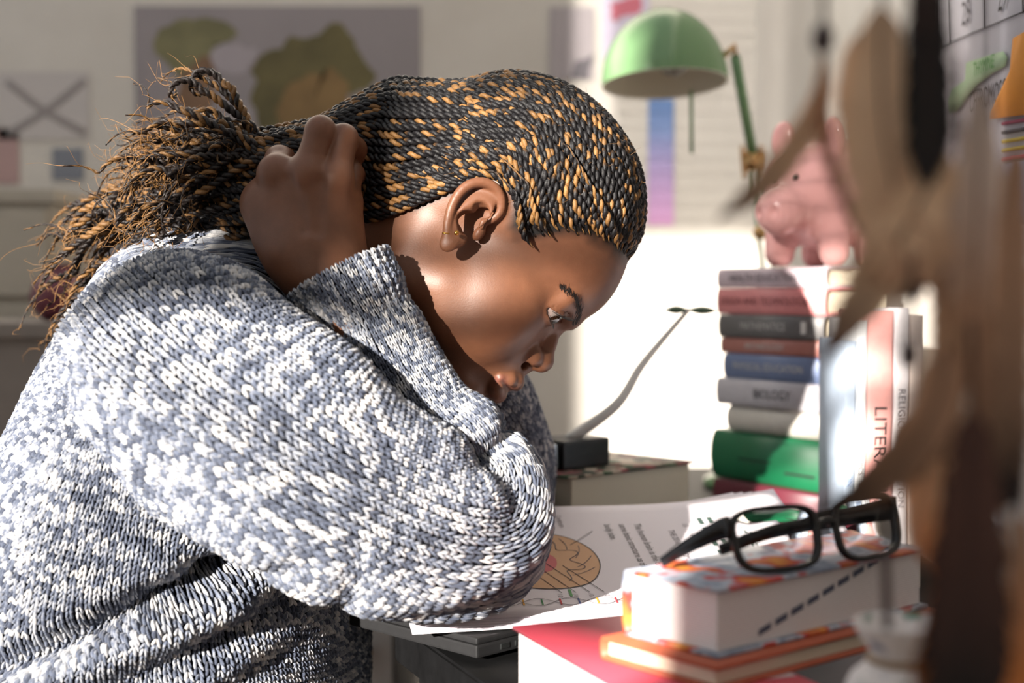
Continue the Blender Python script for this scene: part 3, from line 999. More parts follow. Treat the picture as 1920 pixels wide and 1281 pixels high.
for zz in (1.612, 1.664):
    boxes('glazing_bar', [(-1.220, wx1, FY - 0.05, FY - 0.035, zz - 0.0085, zz + 0.0085)], WF, win)

zz = 2.175  # unseen slats added high in the opening to dim sun on the upper wall
while zz < wz1 - 0.03:
    boxes('shading_blind_slat', [(wx0 + 0.03, wx1 - 0.05, FY - 0.095, FY - 0.09, zz, zz + 0.0204)], WF, win)
    zz += 0.025
zz = 1.800  # unseen lower slats on the right, added to shade the piggy bank
while zz < 2.16:
    boxes('shading_blind_slat', [(-1.220, wx1 - 0.05, FY - 0.095, FY - 0.09, zz, zz + 0.0204)], WF, win)
    zz += 0.025
# ---- papers on the back wall
def sheet(name, px0, px1, py0, py1, d, mat, label, category='poster', parent=None, thick=0.0008, **kw):
    x0, x1 = Xpx(px0, d), Xpx(px1, d); z1, z0 = Zpx(py0, d), Zpx(py1, d)
    o = link(name, box_mesh(name, x0, x1, Yd(d) - thick, Yd(d), z0, z1), mat, parent)
    if parent is None: o['label'] = label; o['category'] = category
    for k, v in kw.items(): o[k] = v
    return o
def blob_print(name, pts, d, mat, parent):
    """Flat printed patch on the back wall papers: outline in pixels, rounded."""
    P = catmull(np.array(pts + [pts[0]], float), len(pts) * 9)[:-1]
    q3 = np.column_stack([P, np.zeros(len(P))])
    P = P + 9 * np.stack([noise3(q3, 26, 1) + .5 * noise3(q3, 11, 5), noise3(q3, 26, 2) + .5 * noise3(q3, 11, 6)], 1)
    W = np.array([at(x, y, d) for x, y in P])
    c = W.mean(0); n = len(W)
    V = np.vstack([W, c]); T = np.array([[n, (i + 1) % n, i] for i in range(n)])
    return link(name, mesh_np(name, V, None, T, smooth=False), mat, parent)
DW = 2.35 - 0.002
MAPG = plain('map_paper', srgb(150, 143, 146), 0.7, grain=0.06, gscale=9)
mp = sheet('map_poster', 258, 790, 12, 470, DW, MAPG, 'large grey map poster with olive and brown land shapes on back wall')
OLIVE = plain('map_olive', srgb(104, 96, 62), 0.7, grain=0.25, gscale=14); BRN = plain('map_brown', srgb(124, 96, 74), 0.7, grain=0.2, gscale=14); OCH = plain('map_ochre', srgb(132, 106, 68), 0.7, grain=0.2, gscale=14); LIL = plain('map_pale', srgb(168, 160, 166), 0.7)
blob_print('land_print', [(480, 110), (560, 70), (640, 40), (668, 90), (700, 150), (640, 190), (560, 230), (500, 260), (470, 190)], DW - .0012, OLIVE, mp)
blob_print('land_print', [(300, 50), (370, 30), (440, 60), (400, 110), (370, 160), (330, 120), (290, 90)], DW - .0012, plain('map_green', srgb(120, 116, 84), 0.7, grain=0.2, gscale=14), mp)
blob_print('land_print', [(345, 130), (385, 110), (400, 180), (385, 260), (350, 240), (335, 180)], DW - .0014, BRN, mp)
blob_print('land_print', [(540, 165), (610, 130), (650, 160), (630, 230), (560, 260), (520, 220)], DW - .0016, OCH, mp)
blob_print('land_print', [(395, 95), (470, 80), (475, 120), (430, 140), (392, 130)], DW - .0016, LIL, mp)

PAPER = plain('print_paper', srgb(224, 220, 220), 0.75)
GREYP = plain('grey_ink', srgb(150, 143, 142), 0.8)
xs = sheet('sketch_sheet', 2, 172, 135, 262, DW, plain('sketch_paper', srgb(196, 190, 188), 0.75), 'pale sheet with a grey curved cross drawn on it, pinned at left', 'drawing')
for a, b, c in (((12, 152), (80, 205), (160, 250)), ((160, 150), (90, 205), (14, 252))):
    P = catmull(np.array([at(*a, DW - .002), at(*b, DW - .002), at(*c, DW - .002)]), 14)
    v, q, tr = tube(P, 0.006, 8); v[:, 1] = (v[:, 1] - (Yd(DW) - .002)) * 0.05 + Yd(DW) - .0012
    link('ink_stroke', mesh_np('ink_stroke', v, q, tr), GREYP, xs)
sheet('pink_note', -20, 40, 240, 345, DW, plain('pink_paper', srgb(180, 150, 148), 0.8), 'dusky pink note at the left edge below the crossed sketch', 'note')
sheet('blue_note', 102, 160, 278, 338, DW, plain('slate_paper', srgb(130, 134, 144), 0.8), 'small square slate blue note on the left wall', 'note')
sheet('lavender_note', 132, 215, 400, 520, DW - .01, plain('lavender_paper', srgb(188, 186, 198), 0.8), 'lavender sheet beside the beige cupboard', 'note')
pr = sheet('grey_print', 1030, 1112, 14, 150, DW, plain('grey_print_paper', srgb(176, 168, 172), 0.75), 'greyish photo print on the wall above the braided head', 'poster')
blob_print('dark_figure_print', [(1072, 150), (1080, 120), (1108, 100), (1110, 140), (1100, 149)], DW - .0012, plain('dark_ink', srgb(110, 106, 112), .8), pr)
bp = sheet('lavender_poster', 1128, 1215, -40, 110, DW, plain('pale_lavender_paper', srgb(200, 192, 212), 0.75), 'lavender leaflet with a red heading, partly behind the green lamp', 'poster')
blob_print('red_heading_print', [(1150, 5), (1200, -8), (1206, 14), (1160, 34), (1148, 30)], DW - .0012, plain('red_ink', srgb(196, 110, 126), .8), bp)
t = NT('gradient_print')
tc = t.n.new('ShaderNodeTexCoord'); sp = t.n.new('ShaderNodeSeparateXYZ'); t.ln(tc.outputs['Generated'], sp.inputs[0])
t.ln(t.ramp(sp.outputs['Z'], [(0.0, srgb(224, 168, 216)), (0.45, srgb(176, 158, 206)), (0.75, srgb(128, 150, 200)), (1.0, srgb(98, 132, 186))]), t.b.inputs['Base Color']); t.set(Roughness=0.7)
sheet('gradient_banner', 1214, 1262, 186, 422, DW, t.m, 'narrow banner fading from blue to pink below the lamp shade', 'poster')

# ---- furniture at the far left
CUP = plain('cupboard_paint', srgb(176, 168, 154), 0.6, grain=0.03, gscale=30)
c0x, c1x = Xpx(-260, 2.2), Xpx(128, 2.2)
cup = empty('cupboard', ((c0x + c1x) / 2, Yd(2.15), 0), label='beige cupboard against the far wall at the left edge', category='cupboard')
def child(o, par):
    o.parent = par; o.matrix_parent_inverse = Matrix.Translation(-Vector(par.location)) if par.rotation_euler.z == 0 else (Matrix.Translation(par.location) @ par.rotation_euler.to_matrix().to_4x4()).inverted()
    return o
ct_z = Zpx(357, 2.15)
child(slab('body', c0x, c1x, Yd(2.13), WB - 0.02, 0.0, ct_z - 0.02, CUP, bevel=0.002), cup)
child(slab('top_board', c0x - .008, c1x + .008, Yd(2.12), WB - 0.02, ct_z - 0.02, ct_z, CUP, bevel=0.003), cup)
for i in range(2):
    xa = c0x + .008 + i * (c1x - c0x) / 2; xb = xa + (c1x - c0x) / 2 - .014
    dr = child(slab('door', xa, xb, Yd(2.118), Yd(2.13), 0.08, ct_z - 0.17, CUP, bevel=0.003), cup)
    drw = child(slab('drawer', xa, xb, Yd(2.118), Yd(2.13), ct_z - 0.16, ct_z - 0.03, CUP, bevel=0.003), cup)
chx0, chx1 = Xpx(-320, 1.86), Xpx(180, 1.86)
ch_z = Zpx(603, 1.8)
ch = empty('low_chest', ((chx0 + chx1) / 2, Yd(1.9), 0), label='low grey chest in front of the beige cupboard', category='chest')
CHM = plain('chest_paint', srgb(132, 124, 118), 0.6, grain=0.05, gscale=40)
child(slab('body', chx0, chx1, Yd(1.76), Yd(2.06), 0, ch_z - .02, CHM, bevel=.003), ch)
child(slab('lid', chx0 - .006, chx1 + .006, Yd(1.75), Yd(2.07), ch_z - .02, ch_z, CHM, bevel=.004), ch)
# burgundy round vase on the chest
def lathe(prof, seg=40):
    prof = np.array(prof, float); a = np.arange(seg) * 2 * math.pi / seg; n = len(prof)
    V = np.stack([prof[:, 0][:, None] * np.cos(a), prof[:, 0][:, None] * np.sin(a), np.broadcast_to(prof[:, 1][:, None], (n, seg))], -1).reshape(-1, 3)
    i = np.arange(n - 1)[:, None] * seg; j = np.arange(seg)[None]; k = (j + 1) % seg
    Q = np.stack([i + j, i + k, i + seg + k, i + seg + j], -1).reshape(-1, 4)
    return V, Q, None
v, q, _ = lathe([(0.0, 0), (0.022, 0), (0.036, .012), (0.042, .03), (0.036, .05), (0.02, .062), (0.017, .07), (.019, .074), (.015, .074), (.013, .06), (0.0, .03)])
vz = link('round_vase', mesh_np('round_vase', v, q), plain('burgundy_glaze', srgb(104, 46, 58), 0.35), label='round burgundy vase behind the hair ends', category='vase')
vz.location = (Xpx(118, 1.85), Yd(1.85), ch_z)

# ================================================================== the desk
EX = np.array([0.926, 0.378]); EX /= np.linalg.norm(EX); EYV = np.array([-EX[1], EX[0]])
YAW = math.atan2(EX[1], EX[0])
def xyd(x, d): return np.array([x, CAM[1] + d])
TLOW = 0.03
def prism(name, poly, z0, z1, mat, parent=None, **kw):
    n = len(poly)
    V = np.array([[p[0], p[1], z0] for p in poly] + [[p[0], p[1], z1] for p in poly])
    import bmesh
    bm = bmesh.new(); vs = [bm.verts.new(v) for v in V]
    bm.faces.new(vs[:n][::-1]); bm.faces.new(vs[n:])
    for i in range(n): bm.faces.new([vs[i], vs[(i + 1) % n], vs[n + (i + 1) % n], vs[n + i]])
    bmesh.ops.recalc_face_normals(bm, faces=bm.faces)
    bmesh.ops.bevel(bm, geom=list(bm.edges), offset=0.002, segments=2, affect='EDGES')
    me = bpy.data.meshes.new(name); bm.to_mesh(me); bm.free()
    return link(name, me, mat, parent, **kw)
DESKM = plain('black_desk', (0.006, 0.006, 0.0065, 1), 0.55, grain=0.3, gscale=60, spec=0.2)
k0 = xyd(-0.087, 1.05)
poly = [k0, k0 - EYV * 0.42, xyd(0.385, 0.50), xyd(0.385, 1.98), xyd(0.0, 1.98), xyd(-0.10, 1.35)]
desk = empty('desk', (0.15, Yd(1.2), 0), label='black desk under the papers and books', category='desk')
child(prism('desk_top', poly, DESK_Z - TLOW, DESK_Z, DESKM), desk)
inner = [k0 + EX * 0.012 - EYV * .02, k0 - EYV * 0.40 + EX * 0.012, xyd(0.37, 0.53), xyd(0.37, 1.95), xyd(0.02, 1.95), xyd(-0.08, 1.35)]
child(prism('desk_body', inner, 0.0, DESK_Z - TLOW, DESKM), desk)
da = k0 + EX * 0.006 - EYV * 0.38; db = k0 + EX * 0.006 - EYV * 0.03
child(prism('drawer_front', [da, db, db + EX * .02, da + EX * .02], DESK_Z - 0.20, DESK_Z - 0.045, DESKM), desk)

# pale cabinet with a brass knob behind the sweater hem
cb = empty('side_cabinet', (Xpx(690, 1.55), Yd(1.6), 0), label='pale cabinet with a brass knob below the elbow', category='cabinet')
CABM = plain('pale_cabinet', srgb(206, 202, 198), 0.6, grain=0.04, gscale=60)
cz = Zpx(1100, 1.5)
child(slab('body', Xpx(420, 1.5), Xpx(745, 1.5), Yd(1.5), Yd(1.9), 0, cz, CABM, bevel=.004), cb)
dr = child(slab('drawer', Xpx(440, 1.49), Xpx(735, 1.49), Yd(1.488), Yd(1.5), cz - .16, cz - .02, CABM, bevel=.003), cb)
v, q, tr, _ = uv_sphere(np.zeros(3), 0.009, (0, -1, 0), 18, 12)
kn = link('knob', mesh_np('knob', v + at(682, 1222, 1.478), q, tr), plain('brass', srgb(150, 110, 60), 0.3, 1.0)); kn.parent = dr
# ================================================================== books
PAGES = None
t = NT('book_pages')
tc = t.n.new('ShaderNodeTexCoord'); wv = t.n.new('ShaderNodeTexWave'); wv.bands_direction = 'Z'; wv.inputs['Scale'].default_value = 260; wv.inputs['Distortion'].default_value = 1.5; wv.inputs['Detail'].default_value = 2
t.ln(tc.outputs['Object'], wv.inputs['Vector'])
t.ln(t.ramp(wv.outputs['Fac'], [(0.2, srgb(206, 192, 168)), (0.8, srgb(236, 226, 206))]), t.b.inputs['Base Color']); t.set(Roughness=0.85); t.bump(wv.outputs['Fac'], 0.4, 0.0004)
PAGES = t.m
t = NT('white_pages')
tc = t.n.new('ShaderNodeTexCoord'); wv = t.n.new('ShaderNodeTexWave'); wv.bands_direction = 'Z'; wv.inputs['Scale'].default_value = 260; wv.inputs['Distortion'].default_value = 1.5; wv.inputs['Detail'].default_value = 2
t.ln(tc.outputs['Object'], wv.inputs['Vector'])
t.ln(t.ramp(wv.outputs['Fac'], [(0.2, srgb(214, 206, 206)), (0.8, srgb(240, 235, 234))]), t.b.inputs['Base Color']); t.set(Roughness=0.85); t.bump(wv.outputs['Fac'], 0.3, 0.0004)
WPAGES = t.m

def book(name, L, W, T, cover, label, pages=None, rnd=0.5, cover_t=0.0022, over=0.003):
    """A closed book lying flat: spine along +X at y = 0, width along +Y, thickness along +Z."""
    root = empty(name, label=label, category='book')
    r = T / 2
    prof = [(W, 0.0)]
    bul = min(r, 0.010) * rnd
    for a in np.linspace(-90, 90, 13):
        prof.append((bul - bul * math.cos(math.radians(a)), r + r * math.sin(math.radians(a))))
    prof.append((W, T))
    prof = np.array(prof); m = len(prof)
    inner = []
    c = cover_t
    inner.append((W, c))
    for a in np.linspace(-90, 90, 13):
        inner.append((bul + c - bul * math.cos(math.radians(a)), r + (r - c) * math.sin(math.radians(a))))
    inner.append((W, T - c))
    inner = np.array(inner)
    V = []
    for x in (0.0, L):
        for P in (prof, inner):
            for y, z in P: V.append((x, y, z))
    Q = []
    o0, i0, o1, i1 = 0, m, 2 * m, 3 * m
    for k in range(m - 1):
        Q.append((o0 + k, o0 + k + 1, o1 + k + 1, o1 + k)); Q.append((i0 + k + 1, i0 + k, i1 + k, i1 + k + 1))
        Q.append((o0 + k + 1, o0 + k, i0 + k, i0 + k + 1)); Q.append((o1 + k, o1 + k + 1, i1 + k + 1, i1 + k))
    for k in (0, m - 1):
        Q.append((o0 + k, o1 + k, i1 + k, i0 + k) if k == 0 else (o0 + k, i0 + k, i1 + k, o1 + k))
    link('cover', mesh_np('cover', V, Q, smooth=False), cover, root)
    link('page_block', box_mesh('page_block', over, L - over, bul + c * 0.9, W - over, c, T - c, 0.0008, 1), pages or PAGES, root)
    return root
def place(o, loc, yaw=0.0):
    o.location = loc; o.rotation_euler = (0, 0, yaw); return o
def spine_text(root, body, size, mat, x, T, sx=1.0, name='spine_title', y=-0.0004, align='CENTER'):
    o = text_obj(name, body, size, mat, root, (x, y, T / 2), (math.pi / 2, 0, 0), align, sx)
    return o

INK = plain('dark_print', (0.02, 0.018, 0.02, 1), 0.7); INKG = plain('grey_print_ink', srgb(92, 86, 92), 0.7)
INKP = plain('pale_print', srgb(206, 202, 198), 0.6); INKR = plain('rose_print', srgb(120, 54, 60), 0.7)
def cov(name, rgb, rough=0.45, grain=0.06): return plain(name, srgb(*rgb), rough, grain=grain, gscale=120)

# the leaning pile by the lamp, bottom to top; spine from far left to near right
sa, sb = xyd(Xpx(1345, 1.48), 1.48), xyd(0.300, 1.345)
sdir = (sb - sa) / np.linalg.norm(sb - sa); SYAW = math.atan2(sdir[1], sdir[0]); SL = np.linalg.norm(sb - sa)
sper = np.array([-sdir[1], sdir[0]])
def zs(py, d=1.45): return Zpx(py, d)
pile = [  # name colour top-pixel, left-shift mm, length, title, ink, size
    ('textbook', (92, 30, 44), 905, 6, .165, '', None, 0, 'burgundy textbook at the bottom of the pile under the green one'),
    ('textbook', (20, 104, 66), 812, 12, .170, '', None, 0, 'thick bright green hardback low in the pile'),
    ('textbook', (216, 210, 200), 762, -12, .150, '', None, 0, 'plain cream book between the green and the grey ones'),
    ('textbook', (200, 196, 202), 711, 2, .150, 'BIOLOGY', INK, .0135, 'light grey book with BIOLOGY on its spine'),
    ('textbook', (112, 128, 164), 664, -8, .150, 'PHYSICAL EDUCATION', INKP, .0105, 'blue book with PHYSICAL EDUCATION on its spine'),
    ('textbook', (176, 116, 106), 634, -2, .150, 'ARCHAEOLOGY', INKP, .0085, 'thin reddish brown book with pale lettering in the pile'),
    ('textbook', (106, 104, 104), 590, -1, .152, 'MATHEMATICS', INKP, .0105, 'dark grey book with MATHEMATICS on its spine'),
    ('textbook', (228, 146, 146), 541, 3, .156, 'DESIGN AND TECHNOLOGY', INKR, .0105, 'salmon pink book with DESIGN AND TECHNOLOGY on its spine'),
    ('textbook', (216, 198, 206), 503, 4, .156, 'HEALTH EDUCATION', INKG, .0110, 'pale mauve book with HEALTH EDUCATION on top of the pile'),
]
z = DESK_Z + 0.0004
PILE_TOP = None
for i, (nm, rgb, top, sh, L, title, ink, size, lab) in enumerate(pile):
    zt = zs(top); T = zt - z
    b = book(nm, L, 0.088, T, cov('cover_%d' % i, rgb), lab, rnd=0.9 if i in (1, 2) else 0.35)
    p = sa - sdir * (sh * .001) + sper * (0.0012 * (i % 3))
    place(b, (p[0], p[1], z), SYAW)
    if title:
        spine_text(b, title, size, ink, L * (0.56 if i == 3 else 0.44), T, sx=0.92, y=0.0028 if i else 0)
        b.children[-1].location.y = -0.0005
    if title and i == 8: spine_text(b, 'D', .011, ink, L * 0.90, T)
    if i == 6:
        link('crest_print', box_mesh('crest_print', L * .80, L * .845, -0.0005, 0, T * .25, T * .75), INKP, b)
    if i == 7:
        text_obj('crest_print', '*', .02, INKR, b, (L * .84, -0.0005, T * .3), (math.pi / 2, 0, 0))
    if i == 1:
        link('spine_print', box_mesh('spine_print', L * .66, L * .90, -0.0005, 0.0005, T * .30, T * .34), INK, b)
        link('spine_print', box_mesh('spine_print', L * .26, L * .54, -0.0005, 0.0005, T * .46, T * .50), plain('faint_green_ink', srgb(10, 52, 34), .6), b)
    z = zt + 0.0003
    PILE_TOP = z

# the upright books beside them
upr = [  # px left, px right, top px, colour, title, ink, label
    (1586, 1606, 640, (196, 212, 232), 'PERSUASION', plain('blue_print', srgb(120, 146, 186), .6), 'pale blue upright book nearest the pile'),
    (1607, 1626, 600, (236, 238, 240), 'ECONOMICS', INKG, 'white upright book with ECONOMICS running down its spine'),
    (1627, 1676, 583, (226, 164, 158), 'LITERATURE', INK, 'pink upright book with LITERATURE running down its spine'),
    (1678, 1706, 578, (226, 220, 222), 'RELIGION EDUCATION', INKG, 'white upright book right of the pink one'),
    (1708, 1732, 592, (222, 206, 196), '', INK, 'cream upright book at the end of the upright row'),
]
dv = 1.17
for i, (p0, p1, top, rgb, title, ink, lab) in enumerate(upr):
    T = Xpx(p1, dv) - Xpx(p0, dv) - 0.0004; L = Zpx(top, dv) - DESK_Z
    b = book('upright_book', L, 0.10, T, cov('upright_cover_%d' % i, rgb), lab, pages=WPAGES, rnd=0.2)
    b['group'] = 'upright books by the wall'
    # local x runs down, y away from the camera, z to the right
    M3 = Matrix(((0, 0, 1), (0, 1, 0), (-1, 0, 0)))
    b.matrix_world = Matrix.Translation((Xpx(p0, dv), Yd(dv), DESK_Z + L + 0.0003)) @ M3.to_4x4()
    if title: spine_text(b, title, min(.0145, T * .95) if i == 2 else T * .72, ink, L * (0.56 if i == 2 else .5), T, sx=1.25 if i == 2 else 1.1, y=-0.0006)

# two thick notebooks and a black pot with a stem further back
na, nb_ = xyd(Xpx(1072, 1.21), 1.21), xyd(Xpx(1302, 1.325), 1.325)
ndir = (nb_ - na) / np.linalg.norm(nb_ - na); NYAW = math.atan2(ndir[1], ndir[0]); NL = np.linalg.norm(nb_ - na)
nper = np.array([-ndir[1], ndir[0]])
ntop = Zpx(897, 1.2); nmid = (DESK_Z + ntop) / 2
t = NT('floral_cover')
vo = t.n.new('ShaderNodeTexVoronoi'); vo.inputs['Scale'].default_value = 90; tc = t.n.new('ShaderNodeTexCoord'); t.ln(tc.outputs['Object'], vo.inputs['Vector'])
t.ln(t.ramp(vo.outputs['Color'], [(0.25, srgb(58, 66, 48)), (0.45, srgb(150, 70, 74)), (0.6, srgb(206, 190, 170)), (0.8, srgb(60, 92, 60))], 'CONSTANT'), t.b.inputs['Base Color']); t.set(Roughness=.5)
FLOR = t.m
def rear_facing(b, p, L, yaw):
    """Place a book with its fore-edge (pages) towards the camera side."""
    b.location = (p[0] + math.cos(yaw) * L, p[1] + math.sin(yaw) * L, b.location.z); b.rotation_euler = (0, 0, yaw + math.pi)
b = book('notebook', NL + .01, 0.13, nmid - DESK_Z - .0004, cov('notebook_tan', (120, 104, 88)), 'lower thick tan notebook behind the elbow, pages facing out')
b.location.z = DESK_Z + 0.0002
p = na + nper * 0.13; rear_facing(b, p + ndir * -.012, NL + .01, NYAW); 
b = book('notebook', NL, 0.13, ntop - nmid - .0004, FLOR, 'upper thick notebook with a flowery cover behind the elbow')
b.location.z = nmid + 0.0002
rear_facing(b, na + nper * 0.13, NL, NYAW)
pc = na + ndir * 0.048 + nper * 0.05
pot = empty('stem_pot', (pc[0], pc[1], ntop + .0004), (0, 0, NYAW), label='small black pot holding a thin bare stem on the notebooks', category='plant pot')
POTM = plain('black_pot', (0.008, 0.008, 0.009, 1), 0.35)
link('pot', box_mesh('pot', -.028, .032, -.022, .022, 0, .026, .003), POTM, pot)
link('clasp', box_mesh('clasp', -.040, -.030, -.018, .010, 0, .024, .003), plain('dull_chrome', (.5, .5, .5, 1), .25, 1.0), pot)
STEM = plain('pale_stem', srgb(214, 211, 205), .8)
top = at(1292, 580, 1.33); base = np.array([pc[0], pc[1], ntop + .024])
inv = (Matrix.Translation(pot.location) @ Matrix.Rotation(NYAW, 4, 'Z')).inverted()
def loc_of(P, inv): return np.array([inv @ Vector(p) for p in P])
stp = catmull(loc_of([base, at(1155, 760, 1.28), at(1200, 690, 1.30), at(1240, 640, 1.32), top], inv), 30)
tube_obj('stem', stp, np.linspace(.0055, .0022, 30), STEM, pot)
LEAF = plain('dark_leaf', srgb(72, 96, 72), .5)
for (x, y, ex, ey) in ((1255, 578, -45, 2), (1300, 580, 55, 4)):
    a = loc_of([at(1290, 580, 1.33)], inv)[0]; c = loc_of([at(1290 + ex, 580 + ey, 1.33)], inv)[0]
    P = np.linspace(a, c, 9); w = 0.007 * np.sin(np.linspace(0.05, math.pi, 9)) + .0004
    v, q, tr = tube(P, w, 10); m = v.mean(0); v[:, 2] = m[2] + (v[:, 2] - m[2]) * .5
    link('leaf', mesh_np('leaf', v, q, tr), LEAF, pot)
# eraser by the pile
er = link('eraser', box_mesh('eraser', -.016, .016, -.008, .008, 0, .012, .003), plain('eraser_white', srgb(226, 230, 226), .7), label='small white eraser between the notebooks and the green book', category='eraser')
er.location = (Xpx(1300, 1.25), Yd(1.25), DESK_Z + .0005); er.rotation_euler = (0, 0, .4)

# ================================================================== green desk lamp
LD = 1.70
GREEN = plain('lamp_green', srgb(112, 148, 104), 0.2); CREAM = plain('lamp_inside', srgb(214, 208, 190), 0.5)
BRASS = plain('brass_fittings', srgb(200, 160, 110), 0.25, 1.0)
lb = np.array([0.305, Yd(1.78)])
lamp = empty('desk_lamp', (lb[0], lb[1], DESK_Z + .0003), label='green desk lamp with domed shade standing behind the pile of books', category='lamp')
def LL(P): return np.asarray(P, float) - np.array(lamp.location)
v, q, _ = lathe([(0, 0), (.062, 0), (.065, .004), (.063, .010), (.05, .017), (.015, .022), (0, .023)])
link('base', mesh_np('base', v, q), GREEN, lamp)
J1 = at(1414, 305, 1.73); J0 = at(1440, 500, 1.76); J2 = at(1378, 105, 1.70)
for s in (-1, 1):
    P = np.array([[lb[0] + s * .007, lb[1], DESK_Z + .02], J0 + np.array([s * .007, 0, 0]), J1 + np.array([s * .004, 0, 0])])
    tube_obj('lower_rod', LL(P), .0028, GREEN, lamp, 10)
tube_obj('upper_arm', LL([J1, J2]), .0062, GREEN, lamp, 12)
for f, r in ((0.0, .011), (0.03, .010)):
    c = J1 + (J2 - J1) * f
    tube_obj('joint', LL([c - np.array([.014, 0, 0]), c + np.array([.014, 0, 0])]), r, BRASS, lamp, 14)
v, q, tr, _ = uv_sphere(LL(at(1425, 437, 1.735)), .009, (0, -1, 0), 16, 10); link('joint_knob', mesh_np('joint_knob', v, q, tr), BRASS, lamp)
# springs
for s in (-1, 1):
    k = np.linspace(0, 1, 120); c0_ = J1 + np.array([s * .011, -.004, -.02]); c1_ = J1 + (J2 - J1) * .16 + np.array([s * .011, -.004, 0])
    P = c0_ + (c1_ - c0_) * k[:, None] + .004 * np.stack([np.cos(k * 90), np.sin(k * 90), 0 * k], 1)
    tube_obj('spring', LL(P), .0007, BRASS, lamp, 5)
SC_ = at(1247, 158, LD); rad = 118 / FPX * LD
tube_obj('bracket', LL([J2, J2 + np.array([0, 0, .012]), SC_ + np.array([rad * .93, 0, rad * .45])]), .004, BRASS, lamp, 10)
prof = [(rad * math.cos(a) * 1.0, rad * 1.19 * math.sin(a)) for a in np.linspace(0, math.pi / 2 * .995, 22)]
inn = [(r - .0022 if r > .004 else r, z_ - .002) for r, z_ in prof[::-1]]
v, q, _ = lathe(prof + inn[:-1] + [(rad - .0022, 0), (rad, 0)], 64)
n_out = len(prof)
me = mesh_np('shade', v, q)
me.materials.append(GREEN); me.materials.append(CREAM)
idx = np.zeros(len(me.polygons), np.int32); idx[(n_out - 1) * 64:] = 1
me.polygons.foreach_set('material_index', idx)
sh = link('shade', me, None, lamp); sh.location = LL(SC_); sh.rotation_euler = (math.radians(-6), math.radians(-2), 0)
v, q, _ = lathe([(0, .088), (.016, .086), (.018, .05), (.014, .048), (0, .048)]); link('bulb_socket', mesh_np('bulb_socket', v, q), plain('dark_socket', (.03, .03, .03, 1), .4), sh).location = (.012, 0, -.008)
v, q, _ = lathe([(0, .05), (.011, .048), (.018, .034), (.02, .022), (.015, .008), (0, .002)]); link('bulb', mesh_np('bulb', v, q), plain('bulb_glass', srgb(150, 146, 140), .15), sh).location = (.012, 0, .006)
tube_obj('switch_rod', LL([at(1296, 170, LD - .03), at(1297, 288, LD - .03)]), .0022, GREEN, lamp, 8)

# ================================================================== pink piggy bank on the pile
pgc = at(1545, 352, 1.40)
pig = empty('piggy_bank', (pgc[0], pgc[1], PILE_TOP), label='glossy pink piggy bank standing on the pile of books', category='piggy bank')
PINK = plain('pink_glaze', srgb(226, 168, 164), 0.18)
hz_ = pgc[2] - PILE_TOP
F = nrm(np.array([-0.72, -0.66, -0.12])); Rr = nrm(np.cross(F, (0, 0, 1))); Uu = np.cross(Rr, F)
def pig_sdf(P):
    c = np.array([0, 0, hz_ - .002], F32)
    q = P - c
    L_ = np.stack([q @ F.astype(F32), q @ Rr.astype(F32), q @ Uu.astype(F32)], 1)
    d = ell(L_, (-.006, 0, -.004), (.062, .054, .056))
    d = smin(d, ell(L_, (.026, 0, -.002), (.040, .044, .046)), .015)
    d = smin(d, cap(L_, (.05, 0, -.012), (.072, 0, -.014), .026, .0245), .008)
    for s in (-1, 1):
        d = smin(d, ell(L_, (.020, s * .028, .050), (.008, .015, .020)), .005)
        d = smax(d, -ell(L_, (.030, s * .028, .052), (.006, .009, .013)), .004)
        d = smax(d, -ell(L_, (.096, s * .0085, -.014), (.006, .003, .005)), .002)
        for x in (.028, -.032):
            d = smin(d, cap(q, (F[0] * x + Rr[0] * s * .03, F[1] * x + Rr[1] * s * .03, -hz_ * .45), (F[0] * x + Rr[0] * s * .032, F[1] * x + Rr[1] * s * .032, -hz_ + .0155), .016, .0145), .008)
    d = smax(d, -(np.maximum(np.abs(L_[:, 0] + .012) - .018, np.maximum(np.abs(L_[:, 1]) - .0018, .04 - L_[:, 2]))), .001)
    return np.maximum(d, -(P[:, 2] - .0004))
v, q = surface_nets(lambda P: pig_sdf(P), (-.10, -.10, -.004), (.10, .10, .16), .0026)
link('body', mesh_np('body', v, q), PINK, pig)
for s in (-1, 1):
    e = np.array([0, 0, hz_ - .002]) + F * .0625 + Rr * s * .0125 + Uu * .016
    v, q, tr, _ = uv_sphere(e, .0033, F, 12, 8); link('eye', mesh_np('eye', v, q, tr), POTM, pig)
tq = np.linspace(0, 1, 40); P = np.array([0, 0, hz_]) - F * (.064 + .018 * tq[:, None]) + .006 * (np.cos(tq * 12)[:, None] * Rr + np.sin(tq * 12)[:, None] * Uu)
tube_obj('tail', P, .0022, PINK, pig, 8)

# ================================================================== laptop and papers
lc = xyd(-0.023, 0.93); la = math.radians(45)
lx, ly = np.array([math.cos(la), math.sin(la)]), np.array([-math.sin(la), math.cos(la)])
lap = empty('laptop', (lc[0], lc[1], DESK_Z + .0004), (0, 0, la), label='closed dark grey laptop under the papers', category='laptop')
LAPM = plain('dark_laptop', (0.018, 0.018, 0.019, 1), 0.45, grain=.1, gscale=200)
for (fx, fy) in ((.02, .02), (.165, .02), (.02, .12), (.165, .12)):
    link('foot', box_mesh('foot', fx, fx + .014, fy, fy + .014, 0, .003, .001), POTM, lap)
link('base', box_mesh('base', 0, .20, 0, .15, .003, .0115, .0015), LAPM, lap)
link('lid', box_mesh('lid', .001, .199, .001, .149, .0118, .0162, .0015), LAPM, lap)
for i, x in enumerate((.022, .036)):
    link('port', box_mesh('port', x, x + .008, -.0004, .004, .0055, .0090), plain('port_metal', (.6, .65, .65, 1), .2, 1.0), lap)
